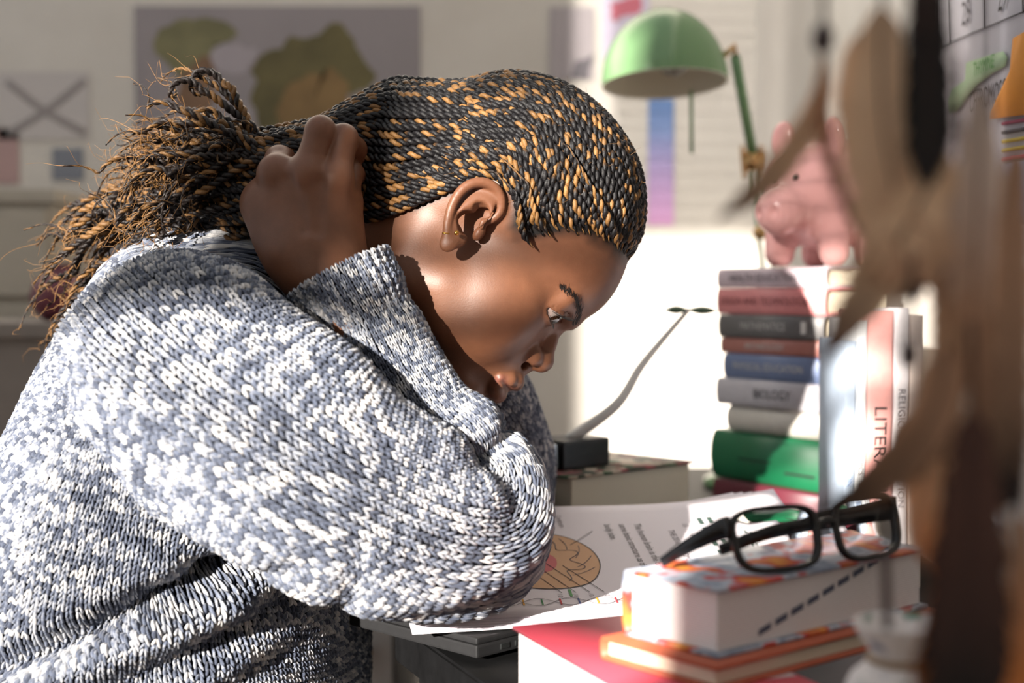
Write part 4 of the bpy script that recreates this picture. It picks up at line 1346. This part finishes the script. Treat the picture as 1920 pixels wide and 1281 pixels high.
# folder that props the far side of the papers
fol = empty('ring_binder', (0, 0, 0), label='dark folder under the far side of the papers', category='folder')
YS = math.radians(7); PX = np.array([math.cos(YS), math.sin(YS)]); PY = np.array([-PX[1], PX[0]])
N0 = np.array([-0.052, Yd(0.945), 1.0 - 0.2197]); SLOPE = 0.0435 / 0.21
e1 = np.array([PX[0], PX[1], 0.0]); e2 = nrm(np.array([PY[0], PY[1], SLOPE])); e3 = np.cross(e1, e2)
fp = N0[:2] + PX * 0.20 + PY * 0.165
fz = N0[2] + SLOPE * .165 - .010
child(link('folder_body', box_mesh('folder_body', 0, .10, 0, .035, 0, fz - DESK_Z, .002), LAPM), fol)
fol.children[0].matrix_parent_inverse = Matrix(); fol.location = (fp[0], fp[1], DESK_Z + .0004); fol.rotation_euler = (0, 0, YS)

SHEET = plain('white_sheet', srgb(232, 226, 232), 0.7)
PM = Matrix(((e1[0], e2[0], e3[0], N0[0]), (e1[1], e2[1], e3[1], N0[1]), (e1[2], e2[2], e3[2], N0[2]), (0, 0, 0, 1)))
def sheet_mesh(w, h, curl=0.0, nx=24, ny=14, thick=.0003):
    x = np.linspace(0, w, nx); y = np.linspace(0, h, ny)
    X, Y = np.meshgrid(x, y, indexing='ij')
    Z = curl * np.clip((X / w - .55) / .45, 0, 1) ** 2 * np.clip(Y / h, 0, 1) ** 1.5
    V = np.stack([X, Y, Z], -1).reshape(-1, 3); n = len(V)
    i = np.arange(nx - 1)[:, None] * ny; j = np.arange(ny - 1)[None]
    Q = np.stack([i + j, i + ny + j, i + ny + j + 1, i + j + 1], -1).reshape(-1, 4)
    V2 = np.vstack([V, V - np.array([0, 0, thick])])
    edge = [k * ny for k in range(nx)] + [(nx - 1) * ny + k for k in range(1, ny)] + [k * ny + ny - 1 for k in range(nx - 2, -1, -1)] + [k for k in range(ny - 2, 0, -1)]
    E = np.array([[edge[k], edge[(k + 1) % len(edge)], edge[(k + 1) % len(edge)] + n, edge[k] + n] for k in range(len(edge))])[:, ::-1]
    return np.vstack([V2]), np.vstack([Q, Q[:, ::-1] + n, E]), None
TOPS = None
names = ['second', 'third', 'fourth', 'fifth', 'sixth']
for k in range(6):
    v, q, _ = sheet_mesh(.297, .21, 0.012)
    lab = 'top printed handout with a brain diagram under the elbow' if k == 0 else 'white sheet, %s from the top under the brain handout' % names[k - 1]
    o = link('paper_sheet', mesh_np('paper_sheet', v, q, smooth=False), SHEET, None, label=lab, category='paper', group='handouts under the elbow')
    o.matrix_world = PM @ Matrix.Translation((-0.003 * k, -0.0015 * k, -0.0014 * k)) @ Matrix.Rotation(math.radians((0, .5, 1.2, 2, 3, 4)[k]), 4, 'Z')
    if k == 0: TOPS = o

def curl_z(x, y):
    """Height of the curled top sheet at a point of it."""
    return 0.012 * np.clip((np.asarray(x) / .297 - .55) / .45, 0, 1) ** 2 * np.clip(np.asarray(y) / .21, 0, 1) ** 1.5
def on_sheet(name, outline, mat, h=.0003):
    """Flat print on the top sheet; outline in the sheet's own metres."""
    P = np.asarray(outline, float); n = len(P); c = P.mean(0)
    V = np.vstack([np.column_stack([P, np.full(n, h)]), [c[0], c[1], h]])
    V[:, 2] += curl_z(V[:, 0], V[:, 1])
    T = np.array([[n, i, (i + 1) % n] for i in range(n)])
    a = P - c
    if (a[:-1, 0] * a[1:, 1] - a[:-1, 1] * a[1:, 0]).sum() < 0: T = T[:, ::-1]
    return link(name, mesh_np(name, V, None, T, smooth=False), mat, TOPS)
def line_print(name, pts, w, mat, h=.0005):
    P = np.column_stack([np.asarray(pts, float), np.full(len(pts), h)]); P[:, 2] += curl_z(P[:, 0], P[:, 1])
    d = nrm(np.gradient(P, axis=0)); nn = np.stack([-d[:, 1], d[:, 0], 0 * d[:, 0]], 1)
    V = np.vstack([P + nn * w / 2, P - nn * w / 2]); n = len(P)
    Q = np.array([[i + n, i + 1 + n, i + 1, i] for i in range(n - 1)])
    return link(name, mesh_np(name, V, Q, smooth=False), mat, TOPS)
# the sheet is read from the left: text runs towards the camera (-y), its top points to +x
def page_text(body, x, y, size, mat, sx=1.0):
    o = text_obj('page_text', body, size, mat, TOPS, (x, y, .0006), (0, 0, -math.pi / 2), 'LEFT', sx)
    for v in o.data.vertices: v.co.z += float(curl_z(x + v.co.y, y - v.co.x * sx))
    return o
BX, BY = 0.082, 0.094
brain = catmull(np.array([(BX - .030, BY + .052), (BX + .002, BY + .058), (BX + .028, BY + .048), (BX + .044, BY + .022), (BX + .046, BY - .010), (BX + .034, BY - .040), (BX + .010, BY - .050), (BX - .018, BY - .044), (BX - .040, BY - .02), (BX - .044, BY + .02), (BX - .030, BY + .052)]), 60)
on_sheet('brain_print', brain[:-1], plain('brain_tan', srgb(212, 168, 130), .7))
line_print('outline_print', brain, .0008, INK)
on_sheet('inner_brain_print', catmull(np.array([(BX - .03, BY + .02), (BX - .005, BY + .026), (BX + .014, BY + .008), (BX + .010, BY - .016), (BX - .012, BY - .024), (BX - .034, BY - .01), (BX - .03, BY + .02)]), 40)[:-1], plain('brain_rose', srgb(206, 110, 112), .7), .0005)
on_sheet('brain_stem_print', catmull(np.array([(BX - .045, BY + .004), (BX - .02, BY + .008), (BX - .012, BY - .008), (BX - .04, BY - .02), (BX - .045, BY + .004)]), 30)[:-1], plain('brain_red', srgb(186, 78, 84), .7), .0006)
on_sheet('cerebellum_print', catmull(np.array([(BX - .045, BY - .018), (BX - .028, BY - .022), (BX - .024, BY - .040), (BX - .044, BY - .040), (BX - .045, BY - .018)]), 30)[:-1], plain('brain_ochre', srgb(214, 176, 80), .7), .0006)
for s in range(5):
    a0_, a1_ = 0.15 + s * .42, 0.62 + s * .42
    th = np.linspace(a0_, a1_, 10); rr = .034 + .006 * np.sin(th * 9)
    line_print('fold_print', np.column_stack([BX + rr * np.sin(th + .3) * .9, BY + rr * np.cos(th + .3) * 1.1]), .0007, INKG, .0006)
    line_print('fold_print', np.column_stack([BX + .043 * np.sin(th) * np.linspace(1, .7, 10), BY + .052 * np.cos(th) * np.linspace(1, .8, 10)]), .0006, INKG, .0006)
for i, yy in enumerate((.03, .008, -.012, -.03)):
    line_print('pointer_print', [(BX - .018 + i * .012, BY + yy * .3), (BX + .01 + i * .010, BY - .058)], .0006, INK, .0007)
    page_text('10', BX + .008 + i * .011, BY - .060, .005, INKG)
line_print('pointer_print', [(BX + .030, BY + .030), (BX + .052, BY + .058)], .0006, INK, .0007)
page_text('Cerebrum', BX + .030, BY + .094, .0062, INKG)
page_text('The human brain is the command centre', .172, .166, .0082, INK)
page_text('same basic structure as the mammal brain', .160, .166, .0082, INK)
page_text('body size.', .148, .166, .0082, INK)
page_text('THE 20TH CHROMOSOME', .196, .150, .0070, INKG)
page_text('13       14       15', .210, .162, .0070, INKG)
DGRN = plain('dark_green_print', srgb(58, 82, 74), .7)
for i in range(4):
    for j in range(2):
        on_sheet('band_print', [(.222 + j * .008, .172 - i * .022), (.226 + j * .008, .172 - i * .022), (.226 + j * .008, .158 - i * .022), (.222 + j * .008, .158 - i * .022)], DGRN, .0005)
# little double helix strip
hx_ = np.linspace(0, 1, 40)
for ph in (0, math.pi):
    line_print('helix_print', np.column_stack([.040 + .10 * hx_, .022 + .006 * np.sin(hx_ * 14 + ph)]), .0006, INKG)
for i, rgb in enumerate(((200, 60, 70), (220, 160, 50), (70, 140, 90), (200, 60, 70), (60, 80, 140), (220, 160, 50), (200, 60, 70))):
    line_print('rung_print', [(.050 + i * .013, .017), (.050 + i * .013, .027)], .0012, plain('rung_%d' % i, srgb(*rgb), .7))
for x, rgb in ((.098, (90, 150, 90)), (.140, (200, 60, 80))):
    line_print('bar_print', [(x, .030), (x, .042)], .002, plain('bar_ink', srgb(*rgb), .7))

# ================================================================== foreground books
def corner_book(name, corner, along, L, W, T, cover, label, pages, spine_side):
    """Book whose given corner, first edge direction (unit, plan) and size are known; fore-edge and head faces show."""
    b = book(name, L, W, T, cover, label, pages=pages, rnd=.3)
    yaw = math.atan2(along[1], along[0])
    if spine_side == 'far':                      # fore-edge on the near side
        b.location = (corner[0] + along[0] * L - along[1] * W, corner[1] + along[1] * L + along[0] * W, 0); b.rotation_euler = (0, 0, yaw + math.pi)
    else:
        b.location = (corner[0], corner[1], 0); b.rotation_euler = (0, 0, yaw)
    return b
t = NT('red_cover')
t.set(Base_Color=srgb(210, 78, 94), Roughness=.3)
REDC = t.m
# red book, near the camera, page edges to the left
rc = xyd(0.0, 0.851)
RT = (1.0 - .202) - DESK_Z
# spine along the right-hand side: local x runs from near to far
rb = book('red_book', .20, .10, RT - .0004, REDC, 'red paperback with pale pages and a white arrow at the front edge', pages=WPAGES, rnd=.2)
# corner rc is fore-edge far corner; fore-edge runs from rc towards the camera along -EYV
o_ = rc + EX * .10
rb.location = (o_[0], o_[1], DESK_Z + .0003); rb.rotation_euler = (0, 0, YAW - math.pi / 2)
rb.rotation_euler = (0, 0, math.atan2(-EYV[1], -EYV[0])); 
# local +y must point to -EX: rotate so that x = -EYV gives y = EX; flip by starting at the other end
rb.location = (o_[0] - EYV[0] * .20, o_[1] - EYV[1] * .20, DESK_Z + .0003); rb.rotation_euler = (0, 0, math.atan2(EYV[1], EYV[0]))
link('white_arrow_print', mesh_np('white_arrow_print', [(.04, .004, RT), (.155, .004, RT), (.155, .040, RT), (.135, .030, RT), (.09, .050, RT), (.04, .030, RT)], None, [(0, 1, 2), (0, 2, 3), (0, 3, 4), (0, 4, 5)], smooth=False), plain('arrow_white', srgb(236, 226, 228), .4), rb)

# beige-paged book under the thick white one, both lying across the red book
wc = xyd(0.105, 0.72); BYAW = math.radians(40); WX = np.array([math.cos(BYAW), math.sin(BYAW)]); WY = np.array([-WX[1], WX[0]])
zr = DESK_Z + RT
zb = 1.0 - .1884
bb = corner_book('beige_book', wc - WX * .010 - WY * .008, WX, .20, .085, zb - zr - .0008, cov('orange_cover', (190, 96, 66)), 'thin beige-paged book with an orange cover under the thick white book', PAGES, 'far')
bb.location.z = zr + .0004
zw = 1.0 - .152
t = NT('busy_cover')
nz = t.noise(38, 2, .5)
t.ln(t.ramp(nz, [(.3, srgb(228, 150, 60)), (.44, srgb(196, 60, 60)), (.5, srgb(190, 196, 208)), (.62, srgb(126, 138, 160)), (.75, srgb(222, 220, 224))]), t.b.inputs['Base Color']); t.set(Roughness=.3)
wb = corner_book('thick_white_book', wc, WX, .185, .070, zw - zb - .0004, t.m, 'very thick white-paged book carrying the black glasses', WPAGES, 'far')
wb.location.z = zb + .0002
# diagonal broken lettering on the fore-edge: fore-edge is local y = W
DINK = plain('edge_stamp', srgb(84, 88, 108), .7)
for i in range(9):
    x0 = .150 - i * .0135; z0 = .006 + i * .0034
    link('edge_stamp', mesh_np('edge_stamp', [(x0, .0703, z0), (x0 - .010, .0703, z0 + .0025), (x0 - .010, .0703, z0 + .0060), (x0, .0703, z0 + .0034)], [(0, 1, 2, 3)], smooth=False), DINK, wb).location = (0, -.0028, 0)

# ---- black-rimmed glasses standing folded open on the book
GLB = plain('black_acetate', (0.006, 0.006, 0.007, 1), 0.18)
tgl = NT('lens_glass'); tgl.set(Base_Color=(1, 1, 1, 1), Roughness=.02); tgl.b.inputs['Transmission Weight'].default_value = 1.0; tgl.b.inputs['IOR'].default_value = 1.05
gl0 = wc + WX * .092 - WY * .003
gyaw = math.radians(33)
gls = empty('glasses', (gl0[0], gl0[1], zw + .0003), (0, 0, gyaw), label='black-rimmed glasses standing on the thick white book', category='glasses')
gls.scale = (1.0, 1.0, 1.0)
def rim(cx, w, h, z0, lean=.25):
    """Rounded rectangular lens outline in the glasses frame (x right, z up, y leans back)."""
    a = np.linspace(0, 2 * math.pi, 49)[:-1]
    ex = 3.6
    X = np.sign(np.cos(a)) * np.abs(np.cos(a)) ** (2 / ex) * w / 2; Z = np.sign(np.sin(a)) * np.abs(np.sin(a)) ** (2 / ex) * h / 2
    X = X * (1 + .10 * Z / h)
    return np.stack([cx + X, (Z + h / 2) * lean + .10 * (cx + X) ** 2 / .06, z0 + h / 2 + Z], 1)
for s, cx in ((-1, -.0365), (1, .0325)):
    R_ = rim(cx, .054, .032, .0022)
    T_ = nrm(np.roll(R_, -1, 0) - np.roll(R_, 1, 0)); c_ = R_.mean(0); outw = nrm(R_ - c_); nn = nrm(np.cross(T_, outw)); outw = np.cross(nn, T_)
    ou = nrm(R_ - c_)
    prof = [(-.0016, -.0016), (.0019, -.0016), (.0019, .0016), (-.0016, .0016)]
    V = np.concatenate([R_ + ou * a_ + nn * b_ for a_, b_ in prof]); n = len(R_)
    Q = np.array([[p_ * n + i, p_ * n + (i + 1) % n, ((p_ + 1) % 4) * n + (i + 1) % n, ((p_ + 1) % 4) * n + i] for p_ in range(4) for i in range(n)])
    me = mesh_np('rim', V, Q, smooth=False); link('rim', me, GLB, gls)
    n = len(R_); V = np.vstack([R_ + nn * .0004, R_ - nn * .0004, c_ + nn[0] * .0004, c_ - nn[0] * .0004])
    T = [[2 * n, i, (i + 1) % n] for i in range(n)] + [[2 * n + 1, n + (i + 1) % n, n + i] for i in range(n)]
    Q = [[i, n + i, n + (i + 1) % n, (i + 1) % n] for i in range(n)]
    link('lens', mesh_np('lens', V, Q, T), tgl.m, gls)
br = catmull(np.array([(-.0095, .006, .022), (-.003, .0055, .0245), (.003, .0055, .0245), (.0065, .006, .022)]), 12)
tube_obj('bridge', br, .0024, GLB, gls, 8)
def temple(P, w0, w1):
    """A flat tapering side arm along P: tall in z, thin across."""
    P = catmull(np.array(P, float), 30); d = nrm(np.gradient(P, axis=0)); up = nrm(np.array([0, 0, 1.0]) - d * d[:, 2:3]); sd = np.cross(d, up)
    w = np.interp(np.linspace(0, 1, 30), [0, .3, 1], [w0, w0 * .9, w1]); V = np.concatenate([P + up * w[:, None] / 2 + sd * .0014, P - up * w[:, None] / 2 + sd * .0014, P - up * w[:, None] / 2 - sd * .0014, P + up * w[:, None] / 2 - sd * .0014])
    n = 30
    Q = [[p_ * n + i, p_ * n + i + 1, ((p_ + 1) % 4) * n + i + 1, ((p_ + 1) % 4) * n + i] for p_ in range(4) for i in range(n - 1)] + [[0, n, 2 * n, 3 * n], [n - 1, 4 * n - 1, 3 * n - 1, 2 * n - 1]]
    return link('temple', mesh_np('temple', V, Q, smooth=False), GLB, gls)
temple([(.062, .012, .026), (.030, .022, .0225), (-.02, .028, .018), (-.055, .032, .010)], .013, .006)
temple([(-.066, .012, .026), (-.071, .014, .025), (-.079, .028, .016), (-.084, .046, .004)], .013, .005)
text_obj('temple_mark', 'OX', .007, plain('silver_print', (.35, .35, .36, 1), .3, .8), gls, (.034, .0205, .0225), (math.pi / 2, 0, math.radians(-20)))

# white printed drawstring pouch at the bottom right
pp = at(1690, 1300, .60)
pouch = empty('drawstring_pouch', (pp[0], pp[1], DESK_Z + .0003), label='white printed drawstring pouch in the bottom right corner', category='pouch')
PZ = Zpx(1172, .60) - DESK_Z
prof = [(0, 0), (.020, .001), (.026, .012), (.026, PZ * .55), (.021, PZ * .78), (.012, PZ * .86), (.017, PZ * .95), (.020, PZ), (.0185, PZ), (.010, PZ * .86), (0, PZ * .8)]
v, q, _ = lathe([tuple(p) for p in catmull(np.array(prof), 40)], 48); v[:, 0] *= 1.0 + .05 * np.sin(np.arctan2(v[:, 1], v[:, 0]) * 9)
t = NT('printed_cotton'); nz = t.noise(60, 2, .5)
t.ln(t.ramp(nz, [(.3, srgb(60, 110, 90)), (.38, srgb(214, 208, 206)), (.62, srgb(222, 216, 214)), (.7, srgb(110, 120, 150)), (.8, srgb(214, 208, 206))]), t.b.inputs['Base Color']); t.set(Roughness=.9)
link('bag', mesh_np('bag', v, q), t.m, pouch)
tq = np.linspace(0, 2 * math.pi, 40); tube_obj('drawstring', np.vstack([np.stack([.0135 * np.cos(tq), .0135 * np.sin(tq), np.full(40, PZ * .86)], 1), [(.0, -.016, PZ * .8), (-.008, -.026, PZ * .6), (-.010, -.028, PZ * .45)]]), .0016, plain('cord_tan', srgb(150, 128, 104), .9), pouch)
link('pouch_print', box_mesh('pouch_print', -.010, .010, -.0282, -.0262, PZ * .38, PZ * .44, .0004), plain('purple_print', srgb(96, 66, 110), .8), pouch)

# ================================================================== notes on the right wall
XW = WR - 0.0015
def wall_pt(px, py):
    d = XW * FPX / (px - 960.0)
    return at(px, py, d)
def wall_poly(name, pts, mat, parent=None, lift=0.0, **kw):
    W = np.array([wall_pt(x, y) for x, y in pts]); W[:, 0] -= lift
    n = len(W); c = W.mean(0); V = np.vstack([W, c, W + np.array([.0008, 0, 0])])
    T = [[n, i, (i + 1) % n] for i in range(n)]
    Q = [[i, n + 1 + i, n + 1 + (i + 1) % n, (i + 1) % n] for i in range(n)]
    a = np.cross(W[1] - W[0], W[2] - W[0])
    me = mesh_np(name, V, Q, T, smooth=False)
    return link(name, me, mat, parent, **kw)
def wall_text(body, px, py, size, mat, parent, sx=1.0, lift=.002, rz=0.0):
    p = wall_pt(px, py)
    return text_obj('wall_text', body, size, mat, parent, (p[0] - lift, p[1], p[2]), (math.pi / 2, rz, -math.pi / 2), 'CENTER', sx)
CALP = plain('calendar_paper', srgb(226, 222, 230), .7)
cal = wall_poly('wall_calendar', [(1755, -160), (1935, -230), (1935, 480), (1755, 420)], CALP, label='white calendar sheet with handwritten notes on the right wall', category='calendar')
def wall_line(a, b, w, mat, parent):
    A_, B_ = wall_pt(*a), wall_pt(*b); A_[0] -= .0016; B_[0] -= .0016
    P = np.linspace(A_, B_, 6)
    return tube_obj('grid_line', P, w, mat, parent, 6)
for a, b in (((1757, 92), (1932, 18)), ((1780, -100), (1783, 82)), ((1847, -100), (1850, 53)), ((1918, -120), (1922, 25)), ((1757, 88), (1757, -100))):
    wall_line(a, b, .0006, INK, cal)
wall_text('28', 1815, 25, .030, INKG, cal, .8); wall_text('29', 1884, -4, .030, INK, cal, .8)
wall_text('CHROMOSOMES', 1868, 178, .026, INK, cal, .62)
gn = wall_poly('green_label', [(1818, 118), (1860, 104), (1888, 96), (1896, 108), (1892, 124), (1866, 138), (1838, 160), (1800, 208), (1784, 212), (1782, 190), (1790, 168), (1816, 150)], plain('mint_paper', srgb(196, 222, 180), .7), None, .0035, label='mint green label reading THYMINE stuck on the calendar', category='label')
wall_text('THYMINE', 1854, 124, .0165, plain('green_pen', srgb(96, 176, 84), .6), gn, .72, .0045, math.radians(0))
wall_line((1790, 190), (1830, 150), .0006, DGRN, gn); wall_line((1800, 196), (1836, 168), .0006, DGRN, gn)
fl = wall_poly('orange_flask_card', [(1911, 72), (1935, 58), (1935, 215), (1864, 224), (1866, 212), (1908, 128), (1916, 100)], plain('orange_card', srgb(244, 160, 58), .7), None, .005, label='orange card cut like a flask with a small helix drawing', category='card')
for i in range(3): wall_line((1896, 176 + i * 12), (1930, 166 + i * 12), .0005, INK, fl)
for i, rgb in enumerate(((150, 60, 90), (70, 64, 72), (196, 170, 60), (196, 170, 60), (200, 80, 100))):
    wall_line((1884, 232 + i * 17), (1930, 224 + i * 17), .0016, plain('pen_%d' % i, srgb(*rgb), .7), cal)
bn = wall_poly('blue_grey_note', [(1885, 310), (1935, 300), (1935, 420), (1885, 425)], plain('bluegrey_paper', srgb(150, 158, 186), .7), None, .0035, label='blue-grey note below the orange flask card', category='note')

# ================================================================== dream catcher hanging close to the camera
DC = 0.45
dc = empty('dream_catcher', at(1720, -420, DC), label='dream catcher with brown and black feathers hanging close at the right', category='dream catcher')
def DL(P): return np.asarray(P, float) - np.array(dc.location)
tq = np.linspace(0, 2 * math.pi, 60)
hc = at(1720, -420, DC)
CORD = plain('brown_cord', srgb(58, 38, 34), .8); BEAD = plain('wood_bead', srgb(46, 24, 26), .3)
tube_obj('hoop', DL(np.stack([hc[0] + .052 * np.cos(tq), np.full(60, hc[1]), hc[2] + .052 * np.sin(tq)], 1)), .0028, CORD, dc, 8)
for k in range(8):
    a = k * math.pi / 4; b_ = a + math.pi * .75
    tube_obj('web_thread', DL([hc + .052 * np.array([math.cos(a), 0, math.sin(a)]), hc + .052 * np.array([math.cos(b_), 0, math.sin(b_)])]), .0005, CORD, dc, 5)
def cord(p0, p1, d, w=.0009):
    tube_obj('cord', DL([at(p0[0], p0[1], d), at(p1[0], p1[1], d)]), w, CORD, dc, 6)
def bead(p, d, r=.0022, mat=None):
    v, q, tr, _ = uv_sphere(DL(at(*p, d)), r, (0, -1, 0), 14, 10); v[:, 2] = DL(at(*p, d))[2] + (v[:, 2] - DL(at(*p, d))[2]) * 1.5
    link('bead', mesh_np('bead', v, q, tr), mat or BEAD, dc)
FM = {}
def feather_mat(rgb0, rgb1):
    key = (rgb0, rgb1)
    if key not in FM:
        t = NT('feather_%d' % len(FM))
        fac = t.attr('along'); nz = t.noise(300, 3, .6)
        m = t.n.new('ShaderNodeMath'); m.operation = 'MULTIPLY_ADD'; m.inputs[1].default_value = .3; t.ln(nz, m.inputs[0])
        a2 = t.n.new('ShaderNodeMath'); a2.operation = 'ADD'; a2.inputs[1].default_value = -.15; t.ln(fac, a2.inputs[0]); t.ln(a2.outputs[0], m.inputs[2])
        t.ln(t.ramp(m.outputs[0], [(.30, srgb(*rgb0)), (.66, tuple((x + y) / 2 for x, y in zip(srgb(*rgb0), srgb(*rgb1)))), (.92, srgb(*rgb1))]), t.b.inputs['Base Color'])
        t.set(Roughness=.8)
        FM[key] = t.m
    return FM[key]
def feather(path, wid, d, rgb0, rgb1, seed, curl=.3):
    """Shaft with two rows of separate barbs; path and widths in pixels at distance d."""
    P = np.array([at(x, y, d) for x, y in path]); C = catmull(P, 60)
    W = np.interp(np.linspace(0, 1, 60), np.linspace(0, 1, len(wid)), wid) / FPX * d * 1.3
    T = nrm(np.gradient(C, axis=0)); N = nrm(np.array([0, -1.0, 0]) - T * (T[:, 1:2] * -1.0)); S = np.cross(T, N)
    gg = np.random.default_rng(seed)
    tube_obj('shaft', DL(C), np.linspace(.0008, .0002, 60), CORD, dc, 6)
    prt = []; al = []
    for s in (-1, 1):
        for i in np.linspace(2, 58, 130):
            k = int(i); f = i - k
            c = C[k] * (1 - f) + C[k + 1] * f; w = W[k] * .5 * gg.uniform(.82, 1.08)
            if w < 2e-4: continue
            dr = nrm(S[k] * s * .86 + T[k] * .55 + gg.standard_normal(3) * .06)
            q = np.linspace(0, 1, 5)[:, None]
            b_ = c + dr * q * w * 1.1 + N[k] * (curl * w * (q ** 2)) * s * .5 + T[k] * w * .25 * q ** 2
            pw = np.array([.0007, .0010, .0010, .0008, .0002]) * (W[k] / .015 + .6)
            V = np.vstack([b_ + T[k] * pw[:, None], b_ - T[k] * pw[:, None], b_ + N[k] * .00015])
            Q = [[j, j + 1, j + 11, j + 10] for j in range(4)] + [[j + 10, j + 11, j + 6, j + 5] for j in range(4)]
            prt.append((V, np.array(Q), None)); al.append(np.full(15, i / 59))
    v, q, tr = join(prt); me = mesh_np('vane', DL(v), q, tr); attr(me, 'along', np.concatenate(al))
    link('vane', me, feather_mat(rgb0, rgb1), dc)
TAN, DBR, BLK, GRY, ORG, UMB = (242, 208, 174), (84, 56, 48), (22, 18, 19), (224, 206, 194), (222, 138, 74), (188, 148, 120)
cord((1548, -200), (1545, 100), .46); bead((1542, 72), .46, .0036)
feather([(1545, 95), (1535, 190), (1480, 290), (1412, 362), (1345, 412)], [14, 44, 50, 30, 3], .46, TAN, DBR, 1)
feather([(1545, 110), (1540, 210), (1565, 330), (1610, 440)], [14, 30, 20, 8], .455, UMB, DBR, 2)
cord((1655, -200), (1655, 20), .44); cord((1735, -200), (1738, 60), .42, .0016)
feather([(1655, 0), (1650, 120), (1660, 260), (1690, 420), (1700, 520)], [60, 120, 150, 150, 40], .44, TAN, UMB, 3)
feather([(1610, 60), (1600, 160), (1620, 280), (1640, 330)], [30, 60, 70, 10], .45, TAN, ORG, 4)
feather([(1738, -60), (1740, 80), (1742, 220), (1738, 340)], [60, 80, 84, 20], .43, BLK, BLK, 5)
feather([(1775, 270), (1708, 410), (1625, 550), (1535, 680)], [80, 110, 70, 5], .44, TAN, DBR, 6)
feather([(1834, 150), (1836, 300), (1830, 450), (1820, 620)], [20, 90, 120, 30], .45, GRY, UMB, 7)
feather([(1905, 260), (1900, 500), (1896, 760), (1900, 950)], [40, 70, 70, 30], .43, UMB, BLK, 8)
cord((1712, 480), (1706, 660), .44); bead((1704, 665), .44, .0034)
feather([(1775, 650), (1750, 770), (1668, 885), (1530, 965)], [70, 100, 70, 5], .44, UMB, BLK, 9)
feather([(1745, 690), (1765, 800), (1772, 950), (1762, 1080)], [50, 95, 90, 20], .455, TAN, ORG, 10)
feather([(1825, 760), (1820, 960), (1815, 1150), (1810, 1330)], [60, 130, 150, 90], .42, DBR, BLK, 11)
feather([(1770, 1010), (1775, 1120), (1760, 1240), (1765, 1340)], [40, 70, 80, 60], .43, ORG, BLK, 12)
feather([(1912, 960), (1915, 1100), (1912, 1300)], [30, 50, 60], .43, UMB, ORG, 13)
feather([(1690, 180), (1705, 300), (1720, 430), (1700, 560)], [60, 120, 120, 20], .46, UMB, DBR, 14)
feather([(1800, 330), (1790, 450), (1800, 600), (1790, 740)], [40, 90, 100, 20], .46, TAN, UMB, 15)
feather([(1745, 740), (1740, 860), (1745, 960), (1750, 1060)], [40, 80, 80, 20], .47, TAN, UMB, 16)
feather([(1860, 420), (1862, 600), (1858, 800), (1850, 960)], [40, 80, 90, 30], .46, UMB, DBR, 17)
cord((1690, 60), (1690, 190), .455); cord((1800, 100), (1800, 340), .455); cord((1860, -200), (1860, 430), .46)
cord((1890, 700), (1888, 1060), .47)
CHR = plain('silver_bead', (.7, .7, .72, 1), .15, 1.0)
for i, y in enumerate((905, 945, 985, 1010)): bead((1886, y), .47, .0030, CHR)
cord((1840, -200), (1834, 160), .45); cord((1905, -200), (1905, 270), .43); cord((1822, 600), (1825, 770), .43); cord((1770, 900), (1770, 1020), .435); cord((1912, 900), (1912, 970), .43)
cord((1660, 1030), (1664, 1180), .50, .0016)
